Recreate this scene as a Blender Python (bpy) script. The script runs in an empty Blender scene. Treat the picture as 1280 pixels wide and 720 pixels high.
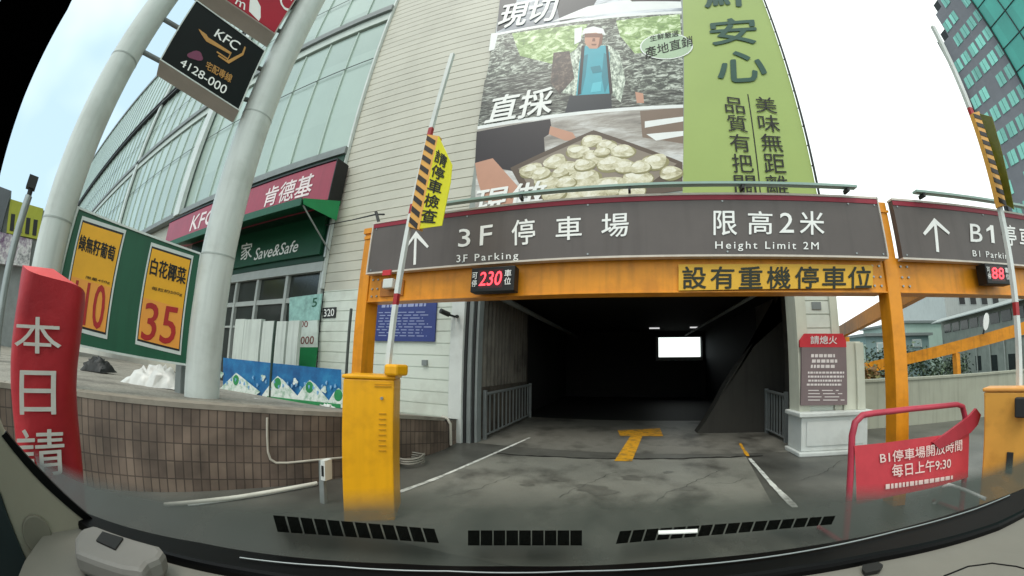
import bpy, bmesh, math, random
import numpy as np
from mathutils import Vector, Matrix
random.seed(7)
R = math.radians
scene = bpy.context.scene
COL = scene.collection

# ------------------------------------------------------------------ camera (wide dashcam lens), world, sun, exposure
KP = [1.5484189571455886, 0.3240333143278608, -1.2477063622323827, 0.6672839766510005]   # lens polynomial: angle(r)
CX, CY, EYE = 723.4881556863089, 407.55188158718323, 1.4
CM = np.array([[0.9866583778023728, 0.007849588237099258, 0.162614973101798],
               [0.16238458051126897, -0.11912676314140239, -0.9795101134320318],
               [0.011683044319427575, 0.9928480237518531, -0.1188120709670111]])
cam = bpy.data.cameras.new('dash_camera')
camo = bpy.data.objects.new('dash_camera', cam); COL.objects.link(camo); scene.camera = camo
cam.type = 'PANO'
lens = cam if hasattr(cam, 'panorama_type') else cam.cycles
lens.panorama_type = 'FISHEYE_LENS_POLYNOMIAL'
cam.sensor_fit = 'HORIZONTAL'; cam.sensor_width = 2.0
lens.fisheye_polynomial_k0 = 0.0
lens.fisheye_polynomial_k1, lens.fisheye_polynomial_k2, lens.fisheye_polynomial_k3, lens.fisheye_polynomial_k4 = [-k for k in KP]
lens.fisheye_fov = R(300)
cam.shift_x = -(CX - 640) / 1280; cam.shift_y = (CY - 360) / 720
cam.clip_start = 0.01; cam.clip_end = 2000
mw = Matrix([list(CM[0]) + [0], list(CM[1]) + [0], list(CM[2]) + [EYE], [0, 0, 0, 1]])
camo.matrix_world = mw

world = bpy.data.worlds.new('World'); scene.world = world; world.use_nodes = True
nt = world.node_tree; bg = nt.nodes['Background']
sky = nt.nodes.new('ShaderNodeTexSky'); sky.sky_type = 'NISHITA'; sky.sun_disc = False
sky.sun_elevation = R(60); sky.sun_rotation = R(200)
mix = nt.nodes.new('ShaderNodeMix'); mix.data_type = 'RGBA'
tcw = nt.nodes.new('ShaderNodeTexCoord'); nzw = nt.nodes.new('ShaderNodeTexNoise'); nzw.inputs['Scale'].default_value = 1.6; nzw.inputs['Detail'].default_value = 4
rmp = nt.nodes.new('ShaderNodeValToRGB')
rmp.color_ramp.elements[0].position = .20; rmp.color_ramp.elements[0].color = (4.6, 6.3, 7.3, 1)
rmp.color_ramp.elements[1].position = .50; rmp.color_ramp.elements[1].color = (10.6, 11.5, 11.0, 1)
sepw = nt.nodes.new('ShaderNodeSeparateXYZ'); nt.links.new(tcw.outputs['Generated'], sepw.inputs['Vector'])
addw = nt.nodes.new('ShaderNodeMath'); addw.operation = 'MULTIPLY_ADD'; addw.inputs[1].default_value = .26
nt.links.new(sepw.outputs['X'], addw.inputs[0])
nt.links.new(tcw.outputs['Generated'], nzw.inputs['Vector']); nt.links.new(nzw.outputs['Fac'], addw.inputs[2]); nt.links.new(addw.outputs['Value'], rmp.inputs['Fac'])
mix.inputs['Factor'].default_value = .88
nt.links.new(sky.outputs['Color'], mix.inputs['A']); nt.links.new(rmp.outputs['Color'], mix.inputs['B'])
nt.links.new(mix.outputs['Result'], bg.inputs['Color']); bg.inputs['Strength'].default_value = .1
sun = bpy.data.lights.new('sun', 'SUN'); suno = bpy.data.objects.new('sun', sun); COL.objects.link(suno)
sun.energy = 1.0; sun.angle = R(25); sun.color = (1, .95, .86); suno.rotation_euler = (R(30), 0, R(-20))
vs = scene.view_settings; vs.view_transform = 'Standard'; vs.look = 'None'; vs.gamma = 1; vs.exposure = .62
scene.cycles.max_bounces = 6; scene.cycles.diffuse_bounces = 3; scene.cycles.glossy_bounces = 2

# ------------------------------------------------------------------ measuring helpers
def ray(p):
    dx, dy = (p[0] - CX) / 640, (p[1] - CY) / 640
    r = math.hypot(dx, dy); th = KP[0]*r + KP[1]*r*r + KP[2]*r**3 + KP[3]*r**4; ph = math.atan2(-dy, dx)
    return Vector(CM @ np.array([math.sin(th)*math.cos(ph), math.sin(th)*math.sin(ph), -math.cos(th)]))
O = Vector((0, 0, EYE))
def onY(p, y): d = ray(p); return O + d * (y / d.y)
def onX(p, x): d = ray(p); return O + d * (x / d.x)
def onZ(p, z): d = ray(p); return O + d * ((z - EYE) / d.z)
def onD(p, dist): d = ray(p); return O + d * (dist / math.hypot(d.x, d.y))
class Frame:
    """a flat face in the place: origin, u to the reader's right, v up, n towards the reader"""
    def __init__(s, o, u, v=(0, 0, 1)):
        s.o = Vector(o); s.u = Vector(u).normalized(); s.v = Vector(v).normalized(); s.n = s.u.cross(s.v).normalized()
        s.v = s.n.cross(s.u)
    def at(s, p):
        d = ray(p); t = (s.o - O).dot(s.n) / d.dot(s.n); q = O + d*t - s.o
        return (q.dot(s.u), q.dot(s.v))
    def pt(s, a, b, d=0.0): return s.o + s.u*a + s.v*b + s.n*d
    def up(s, d): return Frame(s.o + s.n*d, s.u, s.v)
    def quad(s, *px): return [s.at(p) for p in px]
FAC = Frame((0, 5.1, 0), (1, 0, 0))

# ------------------------------------------------------------------ materials
def S(h):
    h = h.lstrip('#'); c = [int(h[i:i+2], 16)/255 for i in (0, 2, 4)]
    return tuple(x/12.92 if x <= .04045 else ((x+.055)/1.055)**2.4 for x in c)
MATS = {}
def mat(name, col, rough=.6, var=.18, scale=3.0, metal=0.0, bump=0.0, spec=.4, streak=0.0, dirt=None, dirt_amt=.0, dirt_scale=1.2, fine=None, panel=None):
    if name in MATS: return MATS[name]
    if isinstance(col, str): col = S(col)
    m = bpy.data.materials.new(name); m.use_nodes = True; n = m.node_tree; b = n.nodes['Principled BSDF']; L = n.links.new
    b.inputs['Roughness'].default_value = rough; b.inputs['Metallic'].default_value = metal; b.inputs['Specular IOR Level'].default_value = spec
    tc = n.nodes.new('ShaderNodeTexCoord')
    nz = n.nodes.new('ShaderNodeTexNoise'); nz.inputs['Scale'].default_value = scale; nz.inputs['Detail'].default_value = 6; nz.inputs['Roughness'].default_value = .65
    L(tc.outputs['Object'], nz.inputs['Vector'])
    mr = n.nodes.new('ShaderNodeMapRange'); mr.inputs['From Min'].default_value = .25; mr.inputs['From Max'].default_value = .75
    mr.inputs['To Min'].default_value = 1 - var; mr.inputs['To Max'].default_value = 1 + var
    L(nz.outputs['Fac'], mr.inputs['Value'])
    mul = n.nodes.new('ShaderNodeMix'); mul.data_type = 'RGBA'; mul.blend_type = 'MULTIPLY'; mul.inputs['Factor'].default_value = 1
    mul.inputs['A'].default_value = (*col, 1); L(mr.outputs['Result'], mul.inputs['B'])
    out = mul.outputs['Result']
    if streak:
        mp = n.nodes.new('ShaderNodeMapping'); mp.inputs['Scale'].default_value = (5, 5, .35); L(tc.outputs['Object'], mp.inputs['Vector'])
        n2 = n.nodes.new('ShaderNodeTexNoise'); n2.inputs['Scale'].default_value = 2.2; n2.inputs['Detail'].default_value = 4; L(mp.outputs['Vector'], n2.inputs['Vector'])
        r2 = n.nodes.new('ShaderNodeMapRange'); r2.inputs['From Min'].default_value = .5; r2.inputs['From Max'].default_value = .72; r2.inputs['To Min'].default_value = 0; r2.inputs['To Max'].default_value = streak
        L(n2.outputs['Fac'], r2.inputs['Value'])
        m2 = n.nodes.new('ShaderNodeMix'); m2.data_type = 'RGBA'; L(r2.outputs['Result'], m2.inputs['Factor']); L(out, m2.inputs['A'])
        m2.inputs['B'].default_value = (*[c*.35 for c in col], 1); out = m2.outputs['Result']
    if dirt is not None:
        if isinstance(dirt, str): dirt = S(dirt)
        n3 = n.nodes.new('ShaderNodeTexNoise'); n3.inputs['Scale'].default_value = dirt_scale; n3.inputs['Detail'].default_value = 8; n3.inputs['Roughness'].default_value = .6; L(tc.outputs['Object'], n3.inputs['Vector'])
        r3 = n.nodes.new('ShaderNodeMapRange'); r3.inputs['From Min'].default_value = .48; r3.inputs['From Max'].default_value = .66; r3.inputs['To Max'].default_value = dirt_amt
        L(n3.outputs['Fac'], r3.inputs['Value'])
        m3 = n.nodes.new('ShaderNodeMix'); m3.data_type = 'RGBA'; L(r3.outputs['Result'], m3.inputs['Factor']); L(out, m3.inputs['A']); m3.inputs['B'].default_value = (*dirt, 1); out = m3.outputs['Result']
    if fine:
        n4 = n.nodes.new('ShaderNodeTexNoise'); n4.inputs['Scale'].default_value = fine; n4.inputs['Detail'].default_value = 3; L(tc.outputs['Object'], n4.inputs['Vector'])
        r4 = n.nodes.new('ShaderNodeMapRange'); r4.inputs['From Min'].default_value = .3; r4.inputs['From Max'].default_value = .7; r4.inputs['To Min'].default_value = .72; r4.inputs['To Max'].default_value = 1.25; L(n4.outputs['Fac'], r4.inputs['Value'])
        m4 = n.nodes.new('ShaderNodeMix'); m4.data_type = 'RGBA'; m4.blend_type = 'MULTIPLY'; m4.inputs['Factor'].default_value = 1; L(out, m4.inputs['A']); L(r4.outputs['Result'], m4.inputs['B']); out = m4.outputs['Result']
    if panel:
        gm = n.nodes.new('ShaderNodeNewGeometry'); vm = n.nodes.new('ShaderNodeVectorMath'); vm.operation = 'MULTIPLY_ADD'; vm.inputs[1].default_value = [1/q for q in panel[:3]]; vm.inputs[2].default_value = panel[3]
        L(gm.outputs['Position'], vm.inputs[0]); fl = n.nodes.new('ShaderNodeVectorMath'); fl.operation = 'FLOOR'; L(vm.outputs['Vector'], fl.inputs[0])
        wn = n.nodes.new('ShaderNodeTexWhiteNoise'); L(fl.outputs['Vector'], wn.inputs['Vector'])
        r5 = n.nodes.new('ShaderNodeMapRange'); r5.inputs['To Min'].default_value = 1-panel[4]; r5.inputs['To Max'].default_value = 1+panel[4]; L(wn.outputs['Value'], r5.inputs['Value'])
        m5 = n.nodes.new('ShaderNodeMix'); m5.data_type = 'RGBA'; m5.blend_type = 'MULTIPLY'; m5.inputs['Factor'].default_value = 1; L(out, m5.inputs['A']); L(r5.outputs['Result'], m5.inputs['B']); out = m5.outputs['Result']
    L(out, b.inputs['Base Color'])
    if bump:
        bp = n.nodes.new('ShaderNodeBump'); bp.inputs['Strength'].default_value = bump; bp.inputs['Distance'].default_value = .02
        L(nz.outputs['Fac'], bp.inputs['Height']); L(bp.outputs['Normal'], b.inputs['Normal'])
    MATS[name] = m; return m
def emis(name, col, strength):
    m = bpy.data.materials.new(name); m.use_nodes = True; b = m.node_tree.nodes['Principled BSDF']
    b.inputs['Base Color'].default_value = (*col, 1); b.inputs['Emission Color'].default_value = (*col, 1); b.inputs['Emission Strength'].default_value = strength
    return m

# ------------------------------------------------------------------ mesh helpers
class MB:
    def __init__(s): s.v = []; s.f = []; s.m = []; s.sm = []; s.calls = []
    def add(s, vs, fs, mi=0, smooth=False):
        k = len(s.v); s.v += [Vector(v) for v in vs]
        for f in fs: s.f.append([i + k for i in f]); s.m.append(mi); s.sm.append(smooth)
        return s
    def box(s, x0, x1, y0, y1, z0, z1, mi=0):
        vs = [(x, y, z) for z in (z0, z1) for y in (y0, y1) for x in (x0, x1)]
        return s.add(vs, [(0, 2, 3, 1), (4, 5, 7, 6), (0, 1, 5, 4), (2, 6, 7, 3), (0, 4, 6, 2), (1, 3, 7, 5)], mi)
    def prism(s, front, ext, mi=0):
        """front: 3D outline; ext: vector to the back"""
        n = len(front); ext = Vector(ext); fr = [Vector(p) for p in front]
        return s.add(fr + [p + ext for p in fr], [list(range(n)), list(range(2*n-1, n-1, -1))] + [(i, i+n, (i+1) % n + n, (i+1) % n) for i in range(n)], mi)
    def plate(s, fr, uv, d0, d1, mi=0):
        """outline uv on a frame, from depth d0 (back) to d1 (front)"""
        return s.prism([fr.pt(a, b, d1) for a, b in uv], fr.n * (d0 - d1), mi)
    def rect(s, fr, u0, u1, v0, v1, d0, d1, mi=0):
        return s.plate(fr, [(u0, v0), (u1, v0), (u1, v1), (u0, v1)], d0, d1, mi)
    def tube(s, pts, r, seg=10, mi=0, cap=True):
        pts = [Vector(p) for p in pts]; rs = r if isinstance(r, (list, tuple)) else [r]*len(pts)
        rings = []; prev = None
        for i, p in enumerate(pts):
            t = (pts[min(i+1, len(pts)-1)] - pts[max(i-1, 0)]).normalized()
            a = prev if prev is not None else (Vector((0, 0, 1)) if abs(t.z) < .9 else Vector((1, 0, 0)))
            x = (a - t*a.dot(t)).normalized(); y = t.cross(x); prev = x
            rings.append([p + (x*math.cos(2*math.pi*k/seg) + y*math.sin(2*math.pi*k/seg))*rs[i] for k in range(seg)])
        fs = [(i*seg+k, i*seg+(k+1) % seg, (i+1)*seg+(k+1) % seg, (i+1)*seg+k) for i in range(len(pts)-1) for k in range(seg)]
        s.add([q for r_ in rings for q in r_], fs, mi, True)
        if cap: s.add(rings[0], [list(range(seg))[::-1]], mi); s.add(rings[-1], [list(range(seg))], mi)
        return s
    def ell(s, fr, cu, cv, ru, rv, d0, d1, mi=0, seg=20, rot=0, wob=0):
        ph = random.random()*6
        uv = []
        for k in range(seg):
            a = 2*math.pi*k/seg; w = 1 + wob*math.sin(3*a + ph)
            x, y = ru*w*math.cos(a), rv*w*math.sin(a)
            uv.append((cu + x*math.cos(rot) - y*math.sin(rot), cv + x*math.sin(rot) + y*math.cos(rot)))
        return s.plate(fr, uv, d0, d1, mi)
WL = {}
def build(name, mb, mats, parent=None, bevel=0, base=None):
    if not isinstance(mats, (list, tuple)): mats = [mats]
    lo = Vector([min(v[i] for v in mb.v) for i in range(3)]); hi = Vector([max(v[i] for v in mb.v) for i in range(3)])
    c = Vector(base) if base is not None else Vector(((lo.x+hi.x)/2, (lo.y+hi.y)/2, lo.z))
    me = bpy.data.meshes.new(name); me.from_pydata([tuple(v - c) for v in mb.v], [], mb.f)
    for m in mats: me.materials.append(m)
    me.polygons.foreach_set('material_index', mb.m); me.polygons.foreach_set('use_smooth', mb.sm)
    bm = bmesh.new(); bm.from_mesh(me); bmesh.ops.recalc_face_normals(bm, faces=bm.faces); bm.to_mesh(me); bm.free(); me.update()
    o = bpy.data.objects.new(name, me); COL.objects.link(o); WL[o.name] = c
    if parent is not None: o.parent = parent; o.location = c - WL[parent.name]
    else: o.location = c
    if bevel:
        md = o.modifiers.new('bevel', 'BEVEL'); md.width = bevel; md.segments = 2; md.limit_method = 'ANGLE'; md.angle_limit = R(40)
    return o
def build_each(name, mb, mats, parent=None, bevel=0):
    """one part per separate piece"""
    par = list(range(len(mb.v)))
    def fd(i):
        while par[i] != i: par[i] = par[par[i]]; i = par[i]
        return i
    for f in mb.f:
        for i in f[1:]: par[fd(i)] = fd(f[0])
    grp = {}
    for k, f in enumerate(mb.f): grp.setdefault(fd(f[0]), []).append(k)
    out = []
    for ks in grp.values():
        b = MB(); ix = {}
        for k in ks:
            for i in mb.f[k]:
                if i not in ix: ix[i] = len(b.v); b.v.append(mb.v[i])
            b.f.append([ix[i] for i in mb.f[k]]); b.m.append(0); b.sm.append(mb.sm[k])
        ml = mats if isinstance(mats, (list, tuple)) else [mats]
        out.append(build(name, b, ml[mb.m[ks[0]]], parent, bevel))
    return out
def pick(mb, ks):
    b = MB(); ix = {}
    for k in ks:
        for i in mb.f[k]:
            if i not in ix: ix[i] = len(b.v); b.v.append(mb.v[i])
        b.f.append([ix[i] for i in mb.f[k]]); b.m.append(mb.m[k]); b.sm.append(mb.sm[k])
    return b
def build_letters(name, mb, mats, parent):
    """one part per line of lettering, the drawn marks as one more"""
    used = set()
    for a, c in mb.calls: used.update(range(a, c)); build(name, pick(mb, range(a, c)), mats, parent)
    rest = [k for k in range(len(mb.f)) if k not in used]
    if rest: build('printed_mark', pick(mb, rest), mats, parent)
def tag(o, label, cat, group=None):
    o['label'] = label; o['category'] = cat
    if group: o['group'] = group
    return o
def thing(name, base, label, cat, group=None):
    o = bpy.data.objects.new(name, None); COL.objects.link(o); o.location = base; o.empty_display_size = .2; WL[o.name] = Vector(base)
    return tag(o, label, cat, group)
def struct(name, mb, m): o = build(name, mb, m); o['kind'] = 'structure'; return o

def glyphs(fr, txt, quad, d, mb, mi=0, bold=0.0, shear=0.0, depth=0.0, space=1.0):
    """flat lettering: fits txt to the four corners tl, tr, br, bl (uv on the frame)"""
    cu = bpy.data.curves.new('t', 'FONT'); cu.body = txt; cu.size = 1; cu.shear = shear; cu.resolution_u = 3; cu.space_character = space
    ob = bpy.data.objects.new('t', cu); COL.objects.link(ob)
    dg = bpy.context.evaluated_depsgraph_get(); dg.update()
    me = bpy.data.meshes.new_from_object(ob.evaluated_get(dg))
    vs = [v.co.copy() for v in me.vertices]; fs = [list(p.vertices) for p in me.polygons]
    bpy.data.objects.remove(ob); bpy.data.curves.remove(cu); bpy.data.meshes.remove(me)
    if not vs: return mb
    x0 = min(v.x for v in vs); x1 = max(v.x for v in vs); y0 = min(v.y for v in vs); y1 = max(v.y for v in vs)
    tl, tr, br, bl = quad; out = []; f0 = len(mb.f)
    for v in vs:
        a = (v.x-x0)/max(x1-x0, 1e-6); b = (v.y-y0)/max(y1-y0, 1e-6)
        u = (bl[0]*(1-a)+br[0]*a)*(1-b) + (tl[0]*(1-a)+tr[0]*a)*b
        w = (bl[1]*(1-a)+br[1]*a)*(1-b) + (tl[1]*(1-a)+tr[1]*a)*b
        out.append(fr.pt(u, w, d))
    if bold:
        w = max(abs(tr[0]-tl[0]), abs(br[0]-bl[0])); h = abs(tl[1]-bl[1]); k = bold*.55*min(h, w*1.6/max(1, len(txt)*.8))
        for j, (a, b) in enumerate(((-1, 0), (1, 0), (0, -1), (0, 1), (.7, .7), (-.7, -.7))):
            mb.add([p + fr.u*a*k + fr.v*b*k + fr.n*(.00025*(j+1)) for p in out], fs, mi)
    mb.add(out, fs, mi); mb.calls.append((f0, len(mb.f))); return mb
def qb(u0, u1, v0, v1): return [(u0, v1), (u1, v1), (u1, v0), (u0, v0)]
def column_text(fr, txt, quad, d, mb, mi=0, bold=0.0, gap=.12):
    """characters one below the other inside tl,tr,br,bl"""
    tl, tr, br, bl = quad; n = len(txt)
    L = lambda a, b, t: (a[0]+(b[0]-a[0])*t, a[1]+(b[1]-a[1])*t)
    nc, f0 = len(mb.calls), len(mb.f)
    for i, ch in enumerate(txt):
        t0, t1 = (i+gap/2)/n, (i+1-gap/2)/n
        glyphs(fr, ch, [L(tl, bl, t0), L(tr, br, t0), L(tr, br, t1), L(tl, bl, t1)], d, mb, mi, bold)
    mb.calls[nc:] = [(f0, len(mb.f))]
    return mb
def bars(fr, quad, d, mb, n, mi=0, fill=.5, breaks=9):
    """rows of small print, too small to read"""
    tl, tr, br, bl = quad
    P = lambda a, b: ((bl[0]*(1-a)+br[0]*a)*(1-b)+(tl[0]*(1-a)+tr[0]*a)*b, (bl[1]*(1-a)+br[1]*a)*(1-b)+(tl[1]*(1-a)+tr[1]*a)*b)
    for i in range(n):
        b1 = 1-(i+.1)/n; b0 = b1-fill/n; a = random.random()*.05; end = .8+.2*random.random()
        while a < end:
            w = random.uniform(.4, 1.2)/breaks; e = min(a+w, end)
            q = [P(a, b0), P(e, b0), P(e, b1), P(a, b1)]
            mb.add([fr.pt(x, y, d) for x, y in q], [(0, 1, 2, 3)], mi); a = e + .25/breaks
    return mb

# common materials
M_siding = mat('siding_beige', '#c4c1b3', .55, .07, .6, dirt='#8f8c80', dirt_amt=.25, dirt_scale=.5)
M_white_siding = mat('siding_white', '#d4dacf', .5, .06, .8, dirt='#a09f94', dirt_amt=.35, dirt_scale=1.5)
M_white = mat('white_paint', '#d2d6d2', .5, .08, 3, dirt='#8d8d86', dirt_amt=.4)
M_pole = mat('pole_paint', '#cdd3cf', .38, .08, 1.5, streak=.22, dirt='#9da29b', dirt_amt=.35, dirt_scale=3)
M_orange = mat('orange_paint', '#e0901c', .42, .14, 2.5, streak=.35, dirt='#9a5a16', dirt_amt=.35, dirt_scale=3.5, bump=.05)
M_box = mat('yellow_orange_paint', '#eba80e', .38, .07, 2.2, streak=.14, dirt='#a8700c', dirt_amt=.3, dirt_scale=4, bump=.03)
M_signgrey = mat('sign_grey', '#5c5552', .5, .10, 2, streak=.2)
M_trim = mat('pale_trim', '#c9c0b4', .5, .15, 8)
M_redtrim = mat('red_trim', '#8c2033', .5, .1, 5)
M_letter = mat('white_letter', '#eeeeea', .5, .03, 5)
M_black = mat('black_paint', '#121212', .5, .2, 5)
M_blackletter = mat('black_letter', '#16160f', .6, .1, 5)
M_dark = mat('dark_grey', '#2a2b2b', .6, .2, 4)
M_grey = mat('mid_grey', '#7d8382', .55, .15, 4)
M_steel = mat('galvanised_steel', '#9aa0a0', .4, .12, 6, metal=.6)
M_red = mat('red_paint', '#c4303a', .5, .12, 4)
M_darkred = mat('barricade_red', '#b23a4c', .45, .15, 6, dirt='#6b2430', dirt_amt=.4)
M_green_sign = mat('deep_green', '#14543a', .5, .1, 2, streak=.2)
M_pipe = mat('pvc_pipe', '#b9b4a8', .45, .12, 8)

# ------------------------------------------------------------------ ground, road, pavement
M_asph = mat('asphalt', '#5f5e58', .42, .28, 1.3, bump=.25, dirt='#3b3a36', dirt_amt=.8, dirt_scale=.7, fine=90)
struct('road', MB().add([(-400, -400, 0), (400, -400, 0), (400, 400, 0), (-400, 400, 0)], [(0, 1, 2, 3)]), M_asph)
M_conc = mat('worn_concrete', '#86847b', .4, .22, 1.1, bump=.15, dirt='#504e48', dirt_amt=.9, dirt_scale=1.5, fine=90)
struct('driveway', MB().add([(-2.5, 2.0, .004), (1.2, 2.0, .004), (1.76, 5.0, .004), (-2.03, 4.62, .004)], [(0, 1, 2, 3)]), M_conc)
M_tfloor = mat('shade_dark_floor', '#1d1d1b', .6, .3, 1.2, dirt='#151513', dirt_amt=.8, fine=40)  # near-black colour paints in the shade of the deep hall floor
M_tfloor2 = mat('grey_ramp_floor', '#76746c', .45, .25, 1.2, bump=.15, dirt='#35342f', dirt_amt=.85, dirt_scale=1.3, fine=90)
struct('ramp_floor', MB().add([(-2.75, 5.12, .004), (2.75, 5.12, .004), (2.9, 8.2, .004), (-2.75, 8.2, .004)], [(0, 1, 2, 3)]), M_tfloor2)
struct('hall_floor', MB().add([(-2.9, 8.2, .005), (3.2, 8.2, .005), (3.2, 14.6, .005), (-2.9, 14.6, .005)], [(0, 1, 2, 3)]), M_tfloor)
# threshold joint across the entrance
jb = MB(); pv = None
for i in range(41):
    x = -2.1 + i*.103; y = 4.62 + .35*i/40 + random.uniform(-.02, .02); w = random.uniform(.012, .035)
    if pv: jb.add([(pv[0], pv[1]-pv[2], .008), (x, y-w, .008), (x, y+w, .008), (pv[0], pv[1]+pv[2], .008)], [(0, 1, 2, 3)])
    pv = (x, y, w)
struct('threshold_joint', jb, mat('joint_dirt', '#23221f', .8, .3, 8))
# painted lines with worn edges
M_line = mat('road_paint', '#d9d9d2', .6, .12, 14, dirt='#6a6a64', dirt_amt=.75, dirt_scale=9)
M_yline = mat('road_paint_yellow', '#d59a22', .6, .2, 10, dirt='#5f563f', dirt_amt=.8, dirt_scale=7)
def strip(name, pxs, w0, w1, m, z=.010):
    P = [onZ(p, z) for p in pxs]; Q = []
    for i in range(len(P)-1):
        for k in range(8): Q.append(P[i].lerp(P[i+1], k/8))
    Q.append(P[-1]); b = MB(); vs = []
    for i, q in enumerate(Q):
        t = (Q[min(i+1, len(Q)-1)] - Q[max(i-1, 0)]).normalized(); s = Vector((-t.y, t.x, 0)); w = (w0 + (w1-w0)*i/(len(Q)-1))/2*random.uniform(.72, 1.1)
        vs += [q - s*w, q + s*w]
    for i in range(len(Q)-1): b.add([vs[2*i], vs[2*i+1], vs[2*i+3], vs[2*i+2]], [(0, 1, 2, 3)])
    return struct(name, b, m)
strip('lane_line', [(452, 631), (490, 618), (545, 598), (610, 570), (662, 547)], .075, .05, M_line)
strip('lane_line', [(994, 634), (966, 606), (945, 582), (937, 573)], .08, .06, M_line)
strip('lane_line_yellow', [(935, 570), (929, 561), (925, 554)], .06, .05, M_yline)
ar = [onZ(p, .010) for p in ((768, 576), (790, 576.5), (803, 545), (829, 545), (825, 535), (772, 538), (775, 544.5), (788, 545))]
struct('lane_arrow', MB().add(ar, [list(range(len(ar)))]), M_yline)

random.seed(5)
for a, c in (((700, 622), (770, 590)), ((820, 626), (890, 586)), ((560, 622), (640, 596)), ((1000, 600), (1060, 575)), ((880, 604), (930, 596))):
    A, C = onZ(a, .009), onZ(c, .009); d = C-A; nrm = Vector((-d.y, d.x, 0)).normalized(); b = MB(); pv = None; off = 0
    for k in range(25):
        off += random.uniform(-.025, .025); q = A + d*(k/24) + nrm*off; w = random.uniform(.001, .0035)
        if pv: b.add([pv[0]-nrm*pv[1], q-nrm*w, q+nrm*w, pv[0]+nrm*pv[1]], [(0, 1, 2, 3)])
        pv = (q, w)
    struct('pavement_crack', b, MATS['joint_dirt'])
for px, rr in (((745, 612), .16), ((790, 597), .10), ((860, 610), .07), ((700, 600), .06), ((775, 566), .09), ((660, 606), .05), ((835, 590), .05)):
    q = onZ(px, .0085); b = MB(); vs = []
    for k in range(28):
        a = 2*math.pi*k/28; w = rr*(1+.25*math.sin(2*a+px[0])+.15*math.sin(5*a+px[1])+random.uniform(-.06, .06)); vs.append(q+Vector((w*1.5*math.cos(a), w*.8*math.sin(a), 0)))
    b.add(vs, [list(range(28))]); struct('oil_stain', b, mat('oil_stain', '#6a6861', .3, .3, 8))
# raised pavement on the left and its tiled retaining wall
WB = [Vector(p) for p in ((-2.883, 4.513, 0), (-2.998, 3.526, 0), (-3.328, 2.626, 0), (-3.786, 1.986, 0), (-4.212, 1.415, 0), (-4.667, .869, 0), (-4.95, .5, 0), (-5.25, -.6, 0), (-5.3, -5, 0))]; WT = [.512, .681, .792, .851, .889, .911, .915, .91, .9]
def smooth(P, n=5):
    out = []
    for i in range(len(P)-1):
        p0, p1, p2, p3 = P[max(i-1, 0)], P[i], P[i+1], P[min(i+2, len(P)-1)]
        for k in range(n):
            t = k/n; out.append(tuple(.5*(2*b_ + (c_-a_)*t + (2*a_-5*b_+4*c_-d_)*t*t + (3*b_-a_-3*c_+d_)*t**3) for a_, b_, c_, d_ in zip(p0, p1, p2, p3)))
    return out + [tuple(P[-1])]
_sm = smooth([(p.x, p.y, z) for p, z in zip(WB, WT)], 5); WB = [Vector((a, c, 0)) for a, c, _ in _sm]; WT = [z for _, _, z in _sm]
pav = MB(); far0 = [(-2.9, 5.095, .40), (-4.4, 5.095, .40), (-6.6, 5.095, .45), (-9, 5.095, .55), (-12, 5.095, .6), (-20, 4.9, .7), (-26, 4, .75), (-30, 2, .8), (-30, -5, .8)]
far = smooth(far0, 5)
top = [(p.x-.02, p.y, z-.012) for p, z in zip(WB, WT)]
vs = []; ROWS = 6
for k in range(ROWS+1):
    for a, b in zip(top, far): vs.append(Vector(a).lerp(Vector(b), k/ROWS))
n = len(top)
pav.add(vs, [(k*n+i, k*n+i+1, (k+1)*n+i+1, (k+1)*n+i) for k in range(ROWS) for i in range(n-1)])
M_pav = mat('pavement_concrete', '#8f8a80', .7, .2, 1.5, dirt='#5d5850', dirt_amt=.7, dirt_scale=1.6, fine=30)
struct('pavement', pav, M_pav)
def tile_mat():
    m = bpy.data.materials.new('brown_wall_tile'); m.use_nodes = True; n = m.node_tree; b = n.nodes['Principled BSDF']; L = n.links.new
    uv = n.nodes.new('ShaderNodeUVMap'); br = n.nodes.new('ShaderNodeTexBrick'); L(uv.outputs['UV'], br.inputs['Vector'])
    br.offset = 0.0; br.inputs['Scale'].default_value = 1; br.inputs['Brick Width'].default_value = .082; br.inputs['Row Height'].default_value = .175
    br.inputs['Mortar Size'].default_value = .006; br.inputs['Color1'].default_value = (*S('#7d6c5f'), 1); br.inputs['Color2'].default_value = (*S('#65564c'), 1); br.inputs['Mortar'].default_value = (*S('#4c4038'), 1)
    nz = n.nodes.new('ShaderNodeTexNoise'); nz.inputs['Scale'].default_value = 2.5; nz.inputs['Detail'].default_value = 8; tc = n.nodes.new('ShaderNodeTexCoord'); L(tc.outputs['Object'], nz.inputs['Vector'])
    mr = n.nodes.new('ShaderNodeMapRange'); mr.inputs['From Min'].default_value = .3; mr.inputs['From Max'].default_value = .7; mr.inputs['To Min'].default_value = .5; mr.inputs['To Max'].default_value = 1.3; L(nz.outputs['Fac'], mr.inputs['Value'])
    mx = n.nodes.new('ShaderNodeMix'); mx.data_type = 'RGBA'; mx.blend_type = 'MULTIPLY'; mx.inputs['Factor'].default_value = 1; L(br.outputs['Color'], mx.inputs['A']); L(mr.outputs['Result'], mx.inputs['B'])
    L(mx.outputs['Result'], b.inputs['Base Color']); b.inputs['Roughness'].default_value = .5
    bp = n.nodes.new('ShaderNodeBump'); bp.inputs['Strength'].default_value = .6; bp.inputs['Distance'].default_value = .01; bp.invert = True; L(br.outputs['Fac'], bp.inputs['Height']); L(bp.outputs['Normal'], b.inputs['Normal'])
    return m
wall_t = thing('retaining_wall', WB[10], 'low brown tiled retaining wall with concrete coping along the driveway', 'wall')
tw = MB(); uvs = []; ln = 0
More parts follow.
